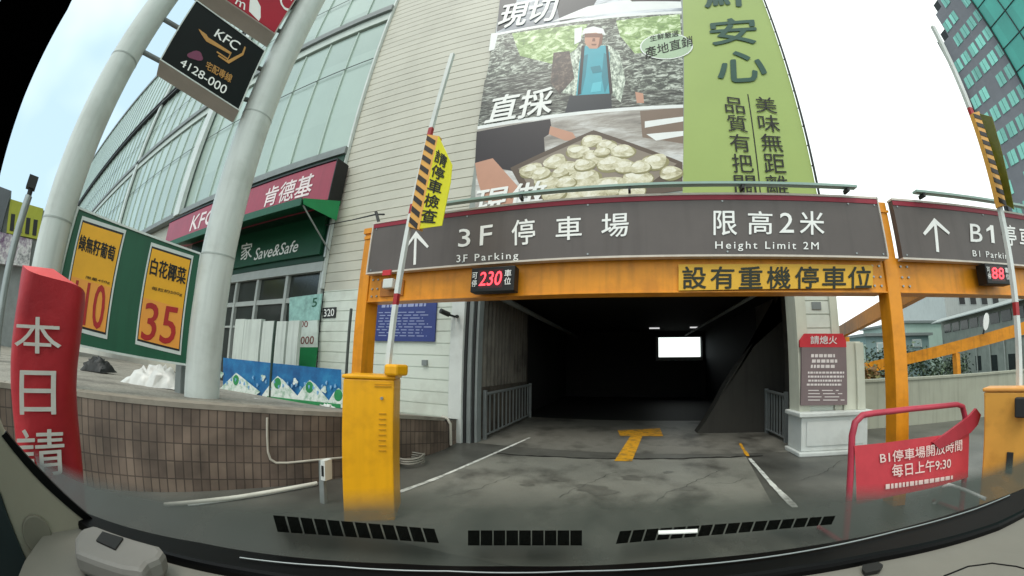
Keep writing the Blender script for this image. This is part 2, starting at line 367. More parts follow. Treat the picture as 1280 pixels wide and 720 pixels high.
for i in range(len(WB)-1):
    a, b = WB[i], WB[i+1]; l = (b-a).length
    tw.add([a, b, b+Vector((0, 0, WT[i+1]-.05)), a+Vector((0, 0, WT[i]-.05))], [(0, 1, 2, 3)])
    uvs.append([(ln, .0-(WT[i]-.05)), (ln+l, -(WT[i+1]-.05)), (ln+l, 0), (ln, 0)]); ln += l
a, b = WB[0], Vector((-2.94, 5.09, 0)); tw.add([a, b, b+Vector((0, 0, .4)), a+Vector((0, 0, .455))], [(0, 1, 2, 3)]); uvs.append([(0, -.455), (.58, -.4), (.58, 0), (0, 0)])
o = build('tiled_face', tw, tile_mat(), wall_t)
ul = o.data.uv_layers.new(name='UVMap'); C0 = WL[o.name]
for p, q in zip(o.data.polygons, uvs):
    pts = tw.f[p.index]
    for li in p.loop_indices:
        vi = o.data.loops[li].vertex_index; ul.data[li].uv = q[pts.index(vi)]
cop = MB()
for i in range(len(WB)-1):
    a, b = WB[i], WB[i+1]; t = (b-a).normalized(); s = Vector((t.y, -t.x, 0)); s = s if s.dot(-a) > 0 else -s
    A, B = a+Vector((0, 0, WT[i])), b+Vector((0, 0, WT[i+1])); f = s*.015; k = -s*.2
    cop.prism([A+f, B+f, B+k, A+k], (0, 0, -.05))
build('coping', cop, mat('coping_concrete', '#948c80', .7, .2, 3, dirt='#4d4740', dirt_amt=.6, dirt_scale=3), wall_t)

# ------------------------------------------------------------------ main building
bld = thing('car_park_building', (0, 5.1, 0), 'large shop building with beige plank siding, pale green glass front and a dark garage entrance', 'building')
def siding(x0, x1, z0, z1, y=5.1):
    b = MB(); st = .2195; g = .014; k0 = math.floor((z0-.403)/st); prof = []
    z = .403 + k0*st
    while z < z1:
        for dy, zz in ((.0, z+g), (0, z+st-.004), (.016, z+st-.002), (.016, z+st+g-.002)):
            if z0 <= zz <= z1: prof.append((y+dy, zz))
        z += st
    prof = [(y, z0)] + prof + [(y, z1)]
    vs = []
    for py, pz in prof: vs += [(x0, py, pz), (x1, py, pz)]
    b.add(vs, [(2*i, 2*i+1, 2*i+3, 2*i+2) for i in range(len(prof)-1)])
    return b
build('siding_wall', siding(-6.62, 3.34, 2.85, 15), M_siding, bld)
build('lower_siding', siding(-6.62, -3.1, .36, 2.85), M_white_siding, bld)
build('lower_siding', siding(2.78, 3.2, .66, 2.85, 5.0), M_white_siding, bld)
b = MB(); b.box(-3.1, -2.84, 4.97, 5.3, 0, 2.846); build('door_column', b, M_white, bld, .01)
b = MB(); b.box(-2.835, -2.79, 5.03, 5.3, 0, 2.846, 0); b.box(-2.785, -2.71, 5.06, 5.3, 0, 2.846, 1); b.box(-2.705, -2.67, 5.1, 5.3, 0, 2.846, 0); b.box(-2.665, -2.62, 5.13, 5.3, 0, 2.846, 1)
build_each('shutter_guide', b, [M_dark, M_grey], bld)
b = MB(); b.box(2.60, 2.775, 4.96, 5.3, 0, 2.846, 0); b.box(3.205, 3.34, 4.97, 5.3, .6, 2.846, 0); b.box(3.345, 3.68, 4.94, 5.2, .66, 1.72, 0); b.box(3.56, 3.7, 4.9, 4.935, .66, 1.7, 0)
build('door_column', b, mat('cream_paint', '#c9cbbb', .5, .08, 3, streak=.15), bld, .008)
b = MB(); b.box(2.58, 3.7, 4.86, 5.3, .07, .585); b.box(2.66, 3.62, 4.845, 4.858, .15, .52); build('plinth', b, M_white, bld, .01)
b = MB(); b.box(2.52, 3.78, 4.8, 5.3, .59, .66); b.box(2.52, 3.78, 4.8, 5.3, 0, .066); build_each('plinth_ledge', b, M_white, bld, .015)
b = MB(); b.box(2.9, 3.06, 4.985, 4.997, 2.24, 2.36); build('vent_grille', b, M_grey, bld)
# the inside of the garage entrance
M_dwall = mat('shade_dark_wall', '#141413', .8, .3, 2, streak=.3)  # hall darkness put into the wall colour
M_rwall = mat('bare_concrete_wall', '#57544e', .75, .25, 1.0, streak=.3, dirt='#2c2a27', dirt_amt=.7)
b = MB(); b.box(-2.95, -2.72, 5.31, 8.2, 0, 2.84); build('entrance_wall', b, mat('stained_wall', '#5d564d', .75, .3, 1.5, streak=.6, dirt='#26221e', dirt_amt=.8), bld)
b = MB(); N_ = 60; vs = []
for i in range(N_+1): y = 5.34+i*.045; xx = -2.70+(.03 if i % 4 in (1, 2) else 0); vs += [(xx, y, .95), (xx, y, 2.84)]
b.add(vs, [(2*i, 2*i+2, 2*i+3, 2*i+1) for i in range(N_)]); build('corrugated_panel', b, mat('grimy_metal', '#6b675f', .5, .3, 2, streak=.6, dirt='#2b2824', dirt_amt=.7), bld)
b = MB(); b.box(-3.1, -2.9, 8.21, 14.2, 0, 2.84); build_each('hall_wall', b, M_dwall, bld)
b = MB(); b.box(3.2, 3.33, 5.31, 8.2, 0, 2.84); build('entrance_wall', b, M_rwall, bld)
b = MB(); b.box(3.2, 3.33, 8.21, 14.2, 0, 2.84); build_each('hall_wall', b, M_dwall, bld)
b = MB(); b.prism([onY(p, 6.7) for p in ((868, 546), (882, 527), (895, 505), (907, 482), (922, 458), (943, 432), (968, 408), (1003, 378))] + [Vector((3.19, 6.7, 2.84)), Vector((3.19, 6.7, .005))], (0, .3, 0)); build('lit_wedge_wall', b, mat('wedge_dim_concrete', '#3b3934', .8, .25, 1.2, streak=.3, dirt='#282622', dirt_amt=.6), bld)  # stands in for a lit wedge; sloped edge follows the light boundary
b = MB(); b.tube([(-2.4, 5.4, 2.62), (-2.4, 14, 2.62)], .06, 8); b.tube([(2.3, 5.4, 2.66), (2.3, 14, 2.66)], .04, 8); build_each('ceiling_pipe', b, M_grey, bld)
b = MB(); b.box(-3.1, 3.33, 5.31, 14.6, 2.85, 3.2); build('hall_ceiling', b, mat('shade_dark_ceiling', '#0f0f0f', .8, .3, 2), bld)  # ceiling shade painted in as near-black
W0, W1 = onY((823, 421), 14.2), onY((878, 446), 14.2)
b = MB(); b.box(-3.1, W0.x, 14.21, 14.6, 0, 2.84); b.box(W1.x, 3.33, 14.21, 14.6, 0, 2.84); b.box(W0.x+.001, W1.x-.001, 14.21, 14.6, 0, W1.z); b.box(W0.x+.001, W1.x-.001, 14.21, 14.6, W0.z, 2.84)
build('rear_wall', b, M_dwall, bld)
b = MB(); f14 = .06
b.box(W0.x-.12, W0.x-.002, 14.12, 14.205, W1.z-.16, W0.z, 0); b.box(W0.x-.12, W1.x, 14.1, 14.205, W1.z-.16, W1.z-.002, 0); build_each('window_surround', b, M_grey, bld)
for px in ((818, 411), (869, 410)):
    q = onZ(px, 2.8); b = MB().box(q.x-.2, q.x+.2, q.y-.02, q.y+.02, 2.80, 2.845); build('tube_lamp', b, emis('dim_tube', (1, 1, 1), .45), bld)
# body of the building above and left of the hall
b = MB(); b.box(-60, 3.335, 5.25, 14.6, 3.21, 15); b.box(-60, -6.7, 5.25, 14.6, 15.003, 22.3); b.box(-60, -3.12, 5.32, 14.6, 0, 3.2); build('building_mass', b, M_siding, bld)
# curtain wall
def glass_mat(name, col, rough=.18):
    return mat(name, col, rough, .10, .35, spec=.6, bump=.03, panel=(1.19, 50., 2.35, (5.58, .5, .72), .09))
M_cw = glass_mat('green_glass', '#a3b5ab', .2)
b = MB(); b.box(-60, -6.66, 5.1, 5.2, 6.5, 11.2); b.box(-60, -6.66, 5.1, 5.2, 11.9, 15.7); b.box(-60, -24.7, 5.1, 5.2, 16.3, 22.0); b.box(-24.6, -6.66, 5.1, 5.2, 16.3, 22)
build_each('curtain_glass', b, M_cw, bld)
b = MB(); x = -6.64
while x > -60: b.box(x-.016, x+.016, 5.06, 5.098, 6.5, 11.2); b.box(x-.016, x+.016, 5.06, 5.098, 11.9, 15.7); b.box(x-.016, x+.016, 5.06, 5.098, 16.3, 22); x -= 1.19
build('mullion_grid', b, mat('pale_mullion', '#b7c6bc', .4, .05, 3), bld)
b = MB(); b.box(-60, -6.66, 5.04, 5.048, 9.55, 9.58); b.box(-60, -6.66, 5.04, 5.048, 13.6, 13.63); build_each('transom', b, M_dark, bld)
b = MB(); b.box(-60, -6.63, 5.03, 5.2, 11.25, 11.6, 1); b.box(-60, -6.63, 4.95, 5.2, 11.605, 11.85, 0); b.box(-60, -6.63, 4.9, 5.2, 15.75, 15.9, 2); b.box(-60, -6.63, 4.9, 5.2, 16.1, 16.25, 2); b.box(-60, -6.63, 4.95, 5.2, 6.28, 6.48, 0); b.box(-60, -6.65, 5.0, 5.3, 22.01, 22.4, 0)
build_each('floor_band', b, [M_grey, mat('pale_band', '#bcc6be', .45, .08, 3), M_dark], bld)
b = MB(); b.box(-16.45, -15.9, 4.9, 5.04, 6.3, 22.3); b.box(-27.0, -26.6, 4.95, 5.04, 6.3, 22.3); b.box(-6.68, -6.62, 5.02, 5.095, 2.9, 15); build_each('facade_pier', b, M_pole, bld)
# shop front under the awning
b = MB(); b.box(-14, -6.7, 5.12, 5.3, .4, 3.3); build('shop_glass', b, mat('dark_shop_glass', '#2b302d', .15, .5, 1.2, spec=.6), bld)
b = MB()
for x in (-6.72, -8.0, -9.3, -10.4, -11.8, -13.2): b.box(x-.05, x+.05, 5.04, 5.118, .4, 3.3)
b.box(-14, -6.66, 5.0, 5.1, 3.30, 3.52); b.box(-14, -6.66, 5.06, 5.12, 2.62, 2.74); b.box(-14, -8.0, 5.07, 5.119, 2.05, 2.1)
build_each('shop_frame', b, mat('aluminium_frame', '#a9aeaa', .4, .1, 4), bld)
b = MB(); b.box(-14, -6.66, 5.0, 5.25, 3.53, 6.27); build('shop_header', b, mat('dark_green_panel', '#0d3a28', .5, .15, 2), bld)

# ------------------------------------------------------------------ signs on the facade, left
sg = thing('fascia_sign', (-11, 4.9, 4.87), 'long dark red shop sign box with white lettering above the green awning', 'sign')
b = MB(); b.box(-16.05, -6.5, 4.72, 5.03, 4.87, 5.9, 0); build('sign_box', b, [mat('fascia_red', '#9c3347', .4, .12, 1.2, streak=.2)], sg, .02)
b = MB(); b.box(-6.497, -6.47, 4.7, 5.04, 4.86, 5.92); b.box(-16.05, -6.5, 4.7, 5.04, 5.905, 5.95); build_each('sign_edge', b, M_black, sg)
FS = Frame((0, 4.715, 0), (1, 0, 0)); b = MB()
fq = lambda *p: [FS.at((200+x/3.273, 180+y/3.273)) for x, y in p]
glyphs(FS, '肯德基', fq((438, 182), (632, 118), (618, 208), (424, 258)), .003, b, 0, .03, .15)
glyphs(FS, 'KFC', fq((132, 296), (232, 262), (222, 322), (120, 358)), .003, b, 0, .03, .2)
build_letters('lettering', b, mat('pink_white_letter', '#e8d8d8', .5), sg)
aw = thing('awning', (-9, 4.5, 4.4), 'dark green shop awning with a bright green end flap', 'awning')
b = MB(); b.prism([(-14, 4.0, 4.5), (-6.32, 4.0, 4.5), (-6.45, 4.99, 4.93), (-14, 4.99, 4.93)], (0, 0, -.04)); b.box(-14, -6.33, 3.98, 3.998, 4.36, 4.53); build('canopy', b, M_green_sign, aw)
b = MB(); b.prism([(-6.3, 4.0, 4.52), (-6.43, 4.99, 4.95), (-6.43, 4.99, 4.46), (-6.3, 4.03, 4.40)], (-.012, 0, 0)); build('end_flap', b, mat('bright_green_cloth', '#1e8a52', .55, .1, 3), aw)
b = MB(); b.tube([(-6.36, 4.06, 4.4), (-6.5, 4.98, 3.75)], .018); b.tube([(-6.6, 4.97, 4.5), (-6.6, 4.97, 3.6)], .03); build_each('stay', b, M_steel, aw)
ss = thing('shop_name_panel', (-9, 4.95, 3.75), 'green shop panel with white script lettering under the awning', 'sign')
b = MB(); b.box(-14, -6.75, 4.93, 4.99, 3.68, 4.62); build('panel', b, mat('shop_green', '#0f4a30', .5, .12, 2), ss)
FP = Frame((0, 4.925, 0), (1, 0, 0)); fq2 = lambda *p: [FP.at((200+x/3.273, 180+y/3.273)) for x, y in p]
b = MB(); glyphs(FP, 'Save&Safe', fq2((392, 428), (570, 392), (562, 440), (384, 476)), .003, b, 0, .02, .2); glyphs(FP, '家', fq2((335, 408), (380, 400), (375, 466), (330, 478)), .003, b, 0, .015)
build_letters('lettering', b, M_letter, ss)
np_ = thing('number_plate', FAC.pt(*FAC.at((411, 392))), 'small dark house number plate on the white siding', 'number plate')
q = FAC.quad((404, 385), (421, 384), (420, 397), (404, 398)); b = MB(); b.plate(FAC, q, .002, .02); build('plate', b, M_dark, np_)
b = MB(); glyphs(FAC, '320', FAC.quad((406, 387), (419, 386), (418.5, 395), (406, 396)), .023, b, 0, .02); build_letters('lettering', b, M_letter, np_)
ps = thing('price_poster', onY((385, 410), 5.0), 'pale window poster with red numbers and a green foot in the shop window', 'poster')
F5 = Frame((0, 5.0, 0), (1, 0, 0)); q5 = lambda *p: F5.quad(*p)
b = MB(); b.plate(F5, q5((362, 372), (402, 367), (398, 400), (361, 402)), -.03, 0, 1); b.plate(F5, q5((371, 402), (397, 400), (396, 434), (370, 434)), -.03, 0, 0); b.plate(F5, q5((370, 434), (396, 434), (393, 462), (366, 458)), -.03, 0, 2)
build('sheet', b, [mat('poster_white', '#c9d3cc', .5), mat('poster_teal', '#8fb7b0', .5, .4, 5), mat('poster_green', '#1d7a48', .5)], ps)
b = MB(); glyphs(F5, '1000', q5((373, 421), (393, 420), (392, 430), (372, 430)), .004, b, 0, .02); glyphs(F5, '00', q5((376, 401), (385, 401), (385, 409), (375, 409)), .004, b, 0, .02); glyphs(F5, '5', q5((391, 373), (397, 372), (396, 383), (390, 384)), .004, b, 1, .02)
build_letters('lettering', b, [mat('faded_red', '#7a3a34', .5), M_green_sign], ps)
# notice on the wall left of the entrance
bn = thing('notice_board', onY((510, 428), 5.06), 'dark blue parking notice with white small print on white siding', 'notice')
F6 = Frame((0, 5.06, 0), (1, 0, 0)); b = MB(); b.plate(F6, F6.quad((470, 374), (546, 374), (543, 427), (467, 426)), -.03, 0); build('panel', b, mat('notice_blue', '#34407c', .5, .12, 3), bn)
b = MB(); bars(F6, F6.quad((476, 379), (541, 377), (540, 384), (475, 386)), .003, b, 1, 0, .7, 10); bars(F6, F6.quad((473, 390), (542, 389), (539, 423), (470, 422)), .003, b, 9, 0, .28, 7); build('small_print', b, mat('notice_print', '#9aa3c8', .5), bn)
# small wall boxes
tag(build('wall_box', MB().plate(FAC, FAC.quad((529, 450), (535, 450), (535, 457), (529, 457)), .001, .05), M_grey), 'small grey box on the white siding left of the entrance', 'wall box')
b = MB(); q = FAC.pt(*FAC.at((573, 397)), .14); b.tube([q+Vector((0, .14, 0)), q, q+Vector((-.06, -.12, .02))], .02, 8); b.tube([q+Vector((-.05, -.1, .02)), q+Vector((-.12, -.26, .06))], .045, 10); b.tube([q+Vector((.06, .0, 0)), q+Vector((.12, -.12, -.02))], .03, 8)
tag(build('security_camera', b, M_dark), 'small dark security camera on the white column left of the entrance', 'camera')

# ------------------------------------------------------------------ big advertising banner
ban = thing('advertising_banner', (.2, 5.05, 4.3), 'huge advertising banner with farm and dumpling pictures beside a green text strip', 'banner')
FB = Frame((0, 5.05, 0), (1, 0, 0)); B = lambda *p: FB.quad(*p)
TOPZ = 14.6; xc = lambda z: 0.93 + (z-4.37)*.1048
b = MB(); b.plate(FB, [(-2.97, 4.2), (xc(4.2), 4.2), (xc(TOPZ), TOPZ), (-2.97, TOPZ)], -.03, 0, 0); build('sheet', b, mat('banner_vinyl', '#8d938d', .45), ban)
b = MB(); b.plate(FB, [(xc(4.2), 4.2), (3.31, 4.2), (3.31, TOPZ), (xc(TOPZ), TOPZ)], -.03, .001, 0); build('green_strip', b, mat('banner_green', '#9caf62', .45, .06, .6), ban)
def photo(name, stops, scale, stretch=(1, 1, 1), dist=0.0):
    m = bpy.data.materials.new(name); m.use_nodes = True; n = m.node_tree; p = n.nodes['Principled BSDF']; L = n.links.new; p.inputs['Roughness'].default_value = .45
    tc = n.nodes.new('ShaderNodeTexCoord'); mp = n.nodes.new('ShaderNodeMapping'); mp.inputs['Scale'].default_value = stretch; L(tc.outputs['Object'], mp.inputs['Vector'])
    nz = n.nodes.new('ShaderNodeTexNoise'); nz.inputs['Scale'].default_value = scale; nz.inputs['Detail'].default_value = 7; nz.inputs['Roughness'].default_value = .7; nz.inputs['Distortion'].default_value = dist; L(mp.outputs['Vector'], nz.inputs['Vector'])
    rp = n.nodes.new('ShaderNodeValToRGB'); e = rp.color_ramp.elements
    while len(e) < len(stops): e.new(.5)
    for k, (pos, c) in enumerate(stops): e[k].position = pos; e[k].color = (*S(c), 1)
    L(nz.outputs['Fac'], rp.inputs['Fac']); L(rp.outputs['Color'], p.inputs['Base Color']); return m
P_farm = photo('farm_print', [(.36, '#171b18'), (.47, '#42483f'), (.53, '#7f8679'), (.6, '#d3d8cd'), (.72, '#6f8058')], 5.5, (1, 1, 2.0), .9)
P_leaf = photo('leaf_print', [(.3, '#3f5a2a'), (.48, '#86a55a'), (.58, '#cfe0b0'), (.7, '#eef2e6')], 4.5, (1, 1, 1.3), .8)
P_bench = photo('bench_print', [(.3, '#57504a'), (.48, '#a19a92'), (.6, '#d4d3d0'), (.7, '#8d9296')], .9, (.5, 1, 3), .3)
P_cut = photo('cutting_print', [(.3, '#3a3f4a'), (.46, '#8c929c'), (.56, '#d0d4da'), (.7, '#e9ecef')], .8, (.6, 1, 2.2), .5)
P_check = photo('check_shirt_print', [(.40, '#5f6a62'), (.5, '#aab5a4'), (.58, '#dfe6d8')], 14, (1, 1, .5))
P_soil = photo('field_row_print', [(.36, '#141614'), (.48, '#34362f'), (.55, '#777a70'), (.63, '#c4c8c0')], 4.5, (.8, 1, 4.5), .5)
P_hill = photo('dough_print', [(.36, '#a39a78'), (.48, '#c9c2a2'), (.62, '#e6e1cc')], 4.5, (1, 1, 1.6), .5)
V = lambda n_, c: mat(n_, c, .45, .08, 2)
MP = [P_farm, P_leaf, P_bench, P_cut, P_check, P_hill, V('print_white', '#e6e8e6'), V('print_skin', '#c08f78'), V('print_teal', '#3fa3b4'), V('print_navy', '#262b33'), V('print_black', '#2b2428'), V('print_tray', '#5b4c40'), V('print_brown', '#7d6a5c'), V('print_circle', '#a9bfa0'), V('print_dough_edge', '#8f885f'), V('print_tray_in', '#8b7f72'), P_soil, photo('basket_print', [(.38, '#241c1a'), (.52, '#4d3c34'), (.64, '#8a7a6c')], 6), photo('dough_light_print', [(.4, '#d3ccb0'), (.55, '#eae6d6')], 6), V('print_face_shade', '#7d5444'), V('print_teal_fold', '#2b8090'), V('print_teal_light', '#58bccb')]
b = MB(); D = [0.0]
def pp(mi, *px, d=None):
    D[0] += .00012 if d is None else 0
    b.plate(FB, B(*px), .0006, .002 + D[0], mi)
pp(3, (629, -20), (848, -30), (852, 15), (620, 42))
pp(9, (690, -20), (760, -25), (735, 20), (700, 28)); pp(6, (735, 8), (850, -8), (852, 10), (690, 27)); pp(10, (775, -10), (850, -20), (851, 2), (790, 2)); pp(9, (627, -20), (650, -20), (640, 30), (621, 40))
pp(6, (619, 42), (852, 14), (852, 17), (618, 45))
pp(0, (618, 45), (852, 17), (854, 133), (597, 158))
pp(1, (640, 42), (735, 30), (720, 62), (690, 80), (650, 70)); pp(1, (770, 26), (850, 18), (852, 60), (800, 75), (775, 45))
pp(16, (606, 100), (715, 84), (716, 140), (598, 156)); pp(16, (765, 92), (854, 84), (854, 132), (764, 137)); pp(6, (614, 42), (623, 41), (618, 62), (611, 64)); pp(0, (770, 70), (853, 62), (854, 110), (790, 116))
# the farmer in the printed picture
pp(4, (714, 66), (727, 56), (760, 56), (774, 66), (782, 100), (776, 128), (764, 118), (764, 138), (716, 139), (716, 118), (700, 116), (692, 96), (700, 76))
pp(8, (728, 58), (757, 57), (762, 66), (763, 118), (720, 121), (724, 80)); pp(9, (712, 120), (764, 117), (765, 140), (706, 142))
pp(17, (692, 66), (712, 64), (718, 98), (700, 118), (688, 104)); pp(7, (731, 40), (753, 40), (752, 54), (746, 61), (737, 61), (731, 54)); pp(6, (727, 44), (730, 36), (742, 33), (754, 36), (757, 44), (745, 41), (733, 42))
pp(19, (731, 42), (753, 42), (753, 47), (731, 47)); pp(19, (739, 55), (746, 55), (745, 57), (740, 57)); pp(19, (741, 48), (744, 48), (744, 52), (740, 52)); pp(19, (750, 44), (754, 44), (752, 56), (747, 61), (749, 53)); pp(20, (729, 70), (735, 68), (732, 95), (727, 118), (723, 118)); pp(20, (755, 66), (761, 70), (762, 100), (756, 117), (752, 96)); pp(20, (738, 84), (750, 82), (753, 90), (741, 92)); pp(21, (741, 104), (752, 102), (751, 114), (738, 116)); pp(10, (727, 57), (731, 57), (726, 118), (722, 119)); pp(10, (757, 57), (760, 58), (766, 117), (762, 118)); pp(7, (794, 115), (804, 117), (805, 129), (796, 129)); pp(6, (718, 36), (728, 34), (726, 52), (718, 56))
pp(6, (597, 158), (854, 131), (854, 135), (597, 162))
pp(2, (597, 162), (854, 135), (853.5, 238), (640, 260), (594, 262)); pp(12, (800, 139), (854, 135), (854, 180), (803, 172)); pp(6, (806, 152), (854, 146), (854, 152), (806, 160)); pp(6, (808, 168), (854, 164), (854, 170), (820, 176))
pp(10, (596, 165), (688, 149), (690, 166), (680, 172), (682, 200), (640, 214), (594, 205)); pp(7, (594, 204), (616, 198), (650, 236), (640, 258), (605, 252), (597, 225)); pp(7, (688, 158), (716, 166), (722, 176), (706, 176), (686, 168)); pp(6, (652, 228), (670, 226), (700, 250), (640, 258))
pp(11, (638, 210), (742, 163), (853, 203), (853, 238), (800, 246), (660, 250)); pp(15, (648, 211), (742, 169), (846, 205), (795, 242), (668, 246))
D[0] += .0002
for cx_, cy_, rx_ in ((739, 176, 11), (758, 182, 11), (722, 189, 12), (778, 189, 13), (742, 197, 13), (763, 204, 15), (694, 202, 12), (664, 213, 12), (710, 211, 14), (732, 222, 16), (685, 226, 15), (818, 202, 14), (796, 222, 16), (762, 233, 17), (715, 240, 17), (838, 216, 12), (676, 217, 10), (700, 216, 9), (752, 190, 9), (730, 206, 11), (782, 208, 12), (790, 238, 14), (740, 246, 15), (692, 243, 13), (800, 209, 11), (707, 228, 11)):
    c = FB.at((cx_, cy_)); e = FB.at((cx_+rx_*1.18, cy_)); ru = e[0]-c[0]; D[0] += .0001
    b.ell(FB, c[0]+.01, c[1]-ru*.12, ru*1.06, ru*.72, .0006, .002+D[0], 14, 18, 0, .05); D[0] += .0001
    b.ell(FB, c[0], c[1], ru, ru*random.uniform(.6, .74), .0006, .002+D[0], 5, 18, random.uniform(-.3, .3), .1); D[0] += .0001
    b.ell(FB, c[0]-ru*.12, c[1]+ru*.2, ru*.62, ru*.3, .0006, .002+D[0], 18, 14, .15, .12)
c = FB.at((833, 58)); e = FB.at((866, 56)); D[0] += .00012; b.ell(FB, c[0], c[1], e[0]-c[0], (e[0]-c[0])*.75, .0006, .002+D[0], 6, 28); D[0] += .00012; b.ell(FB, c[0], c[1], (e[0]-c[0])*.95, (e[0]-c[0])*.71, .0006, .002+D[0], 13, 28)
build('printed_picture', b, MP, ban)
dd = .006 + D[0]
b = MB()
glyphs(FB, '現切', B((628, 8), (699, -3), (695, 26), (622, 37)), dd, b, 0, .035, .1)
glyphs(FB, '直採', B((614, 123), (691, 109), (690, 143), (606, 156)), dd, b, 0, .035, .1)
glyphs(FB, '現做', B((594, 239), (684, 226), (682, 256), (592, 270)), dd, b, 0, .035, .1)
glyphs(FB, '產地直銷', B((805, 61), (865, 45), (866, 58), (807, 74)), dd, b, 2, .01)
glyphs(FB, '生鮮嚴選', B((812, 46), (848, 38), (848, 46), (813, 53)), dd, b, 2, .005)
for ch, q in (('鮮', ((879, -30), (935, -32), (938, 8), (882, 10))), ('安', ((886, 27), (943, 22), (946, 55), (890, 57))), ('心', ((897, 68), (955, 62), (958, 101), (898, 105)))):
    glyphs(FB, ch, B(*q), dd, b, 1, .04)
column_text(FB, '品質有把關', B((904, 120), (928, 123), (946, 246), (919, 246)), dd, b, 2, .006, .12)
column_text(FB, '美味無距離', B((942, 120), (968, 122), (986, 246), (959, 246)), dd, b, 2, .006, .12)
q = B((934, 118), (935.3, 118), (951.5, 246), (950, 246)); b.plate(FB, q, .002, .006, 2)
build_letters('lettering', b, [M_letter, mat('banner_dark_green', '#1c4a3c', .5), M_blackletter], ban)
b = MB()
for i in range(24): z = 4.4 + i*.43; b.tube([(3.31, 5.03, z), (3.345, 5.04, z+.02)], .014, 6)
b.tube([(3.335, 5.03, 4.2), (3.335, 5.03, 14.6)], .02, 8)
build('edge_lacing', b, M_dark, ban)

# ------------------------------------------------------------------ gantry with the parking signs
GY = 2.94
gan = thing('parking_gantry', (0, GY, 0), 'orange steel entrance gantry with dark grey parking signs and a low beam', 'gantry')
def post(x0, x1, dep, ztop=3.0):
    b = MB(); b.box(x0, x1, GY, GY+dep, 0, ztop); return build('post', b, M_orange, gan, .006)
post(-3.2, -3.045, .2, 3.0); post(2.56, 2.708, .15, 3.02); post(6.4, 6.55, .2)
b = MB(); b.box(-3.215, -2.99, GY-.02, GY+.21, 2.93, 3.0); b.box(-3.2, -3.04, GY-.012, GY-.002, 2.86, 2.9); b.box(2.555, 2.715, GY-.012, GY-.002, 2.9, 2.925); build_each('post_cap', b, M_orange, gan)
b = MB(); b.box(-3.04, 2.555, GY+.02, GY+.17, 2.075, 2.42, 0); b.box(2.712, 6.395, GY+.02, GY+.17, 2.075, 2.42, 0); b.box(-3.04, 2.555, GY+.005, GY+.19, 2.06, 2.072, 0); b.box(2.712, 6.395, GY+.005, GY+.19, 2.06, 2.072, 0)
build_each('beam', b, M_orange, gan)
b = MB(); b.box(-2.84, -2.5, GY+.0, GY+.016, 2.12, 2.3); build('gusset', b, mat('orange_brown', '#a86a2a', .5), gan)
b = MB(); b.box(-3.0, 2.54, GY-.07, GY-.01, 2.40, 3.005); build('sign_panel', b, M_signgrey, gan)
b = MB(); b.box(2.73, 6.38, GY-.07, GY-.01, 2.40, 3.005); build('sign_panel', b, M_signgrey, gan)
b = MB(); b.box(-3.02, 2.55, GY-.08, GY-.005, 2.378, 2.397, 0); b.box(2.725, 6.39, GY-.08, GY-.005, 2.378, 2.397, 0); b.box(-3.02, -3.003, GY-.08, GY-.005, 2.4, 3.005, 0); b.box(2.543, 2.556, GY-.08, GY-.005, 2.4, 3.03, 0)
b.box(-3.02, 2.55, GY-.08, GY-.005, 3.008, 3.03, 0); b.box(2.725, 6.39, GY-.08, GY-.005, 3.008, 3.03, 0); b.box(-3.0, 2.54, GY-.076, GY-.071, 2.955, 3.004, 1); b.box(2.73, 6.38, GY-.076, GY-.071, 2.955, 3.004, 1)
build_each('sign_edge', b, [M_trim, M_redtrim], gan)
b = MB()
for x in [-2.95, -1.7, -.4, .9, 2.2, 2.5, 2.78, 4.0, 5.2]:
    for zz in (2.425, 2.94): b.tube([(x, GY-.0715, zz), (x, GY-.077, zz)], .009, 8)
for x in (-2.98, -2.9, 2.42, 2.5, 2.76, 2.84):
    for zz in (2.13, 2.22, 2.33): b.tube([(x, GY+.02, zz), (x, GY+.008, zz)], .012, 6)
build_each('bolt', b, M_steel, gan)
FG = Frame((0, GY-.072, 0), (1, 0, 0)); G = lambda *p: FG.quad(*p)
b = MB()
def arrow(tip, base, wing_l, wing_r, w):
    t, s, l, r_ = [Vector(FG.at(p)) for p in (tip, base, wing_l, wing_r)]
    def seg(a, c):
        d = (c-a).normalized(); nrm = Vector((-d.y, d.x))*w/2; b.plate(FG, [a-nrm, c-nrm, c+nrm, a+nrm], .0, .004)
    seg(t+Vector((0, -.012)), s); b.plate(FG, [t+Vector((0, .02)), t+Vector((0, -.045)), l+Vector((w*.2, -w*.35)), l+Vector((-w*.35, w*.3))], 0, .0046); b.plate(FG, [t+Vector((0, .02)), r_+Vector((w*.35, w*.3)), r_+Vector((-w*.2, -w*.35)), t+Vector((0, -.045))], 0, .0052)
arrow((520, 291), (518.5, 331), (509, 308), (535, 309), .032)
for ch, q in (('3', ((574, 287), (588, 286), (588, 308), (573, 309))), ('F', ((601, 283), (616, 281), (614, 305), (600, 307))), ('停', ((640, 276), (668, 273), (669, 305), (640, 307))), ('車', ((695, 272), (727, 270), (727, 299), (695, 301))), ('場', ((752, 268), (786, 266), (785, 295), (752, 298))), ('限', ((892, 264), (920, 264), (921, 294), (892, 294))), ('高', ((935, 264), (965, 265), (965, 293), (935, 293))), ('2', ((975, 266), (991, 267), (992, 291), (974, 291))), ('米', ((999, 264), (1030, 265), (1030, 294), (1000, 293)))):
    glyphs(FG, ch, G(*q), .004, b, 0, .018)
glyphs(FG, '3F Parking', G((571, 319), (648, 315), (648, 326), (571, 331)), .004, b, 0, .012, 0, 0, 1.3)
glyphs(FG, 'Height Limit 2M', G((894, 302), (1023, 303), (1023, 315), (894, 314)), .004, b, 0, .012, 0, 0, 1.3)
build_letters('lettering', b, M_letter, gan)
b = MB(); arrow((1168, 275), (1172, 315), (1155, 293), (1186, 292), .036)
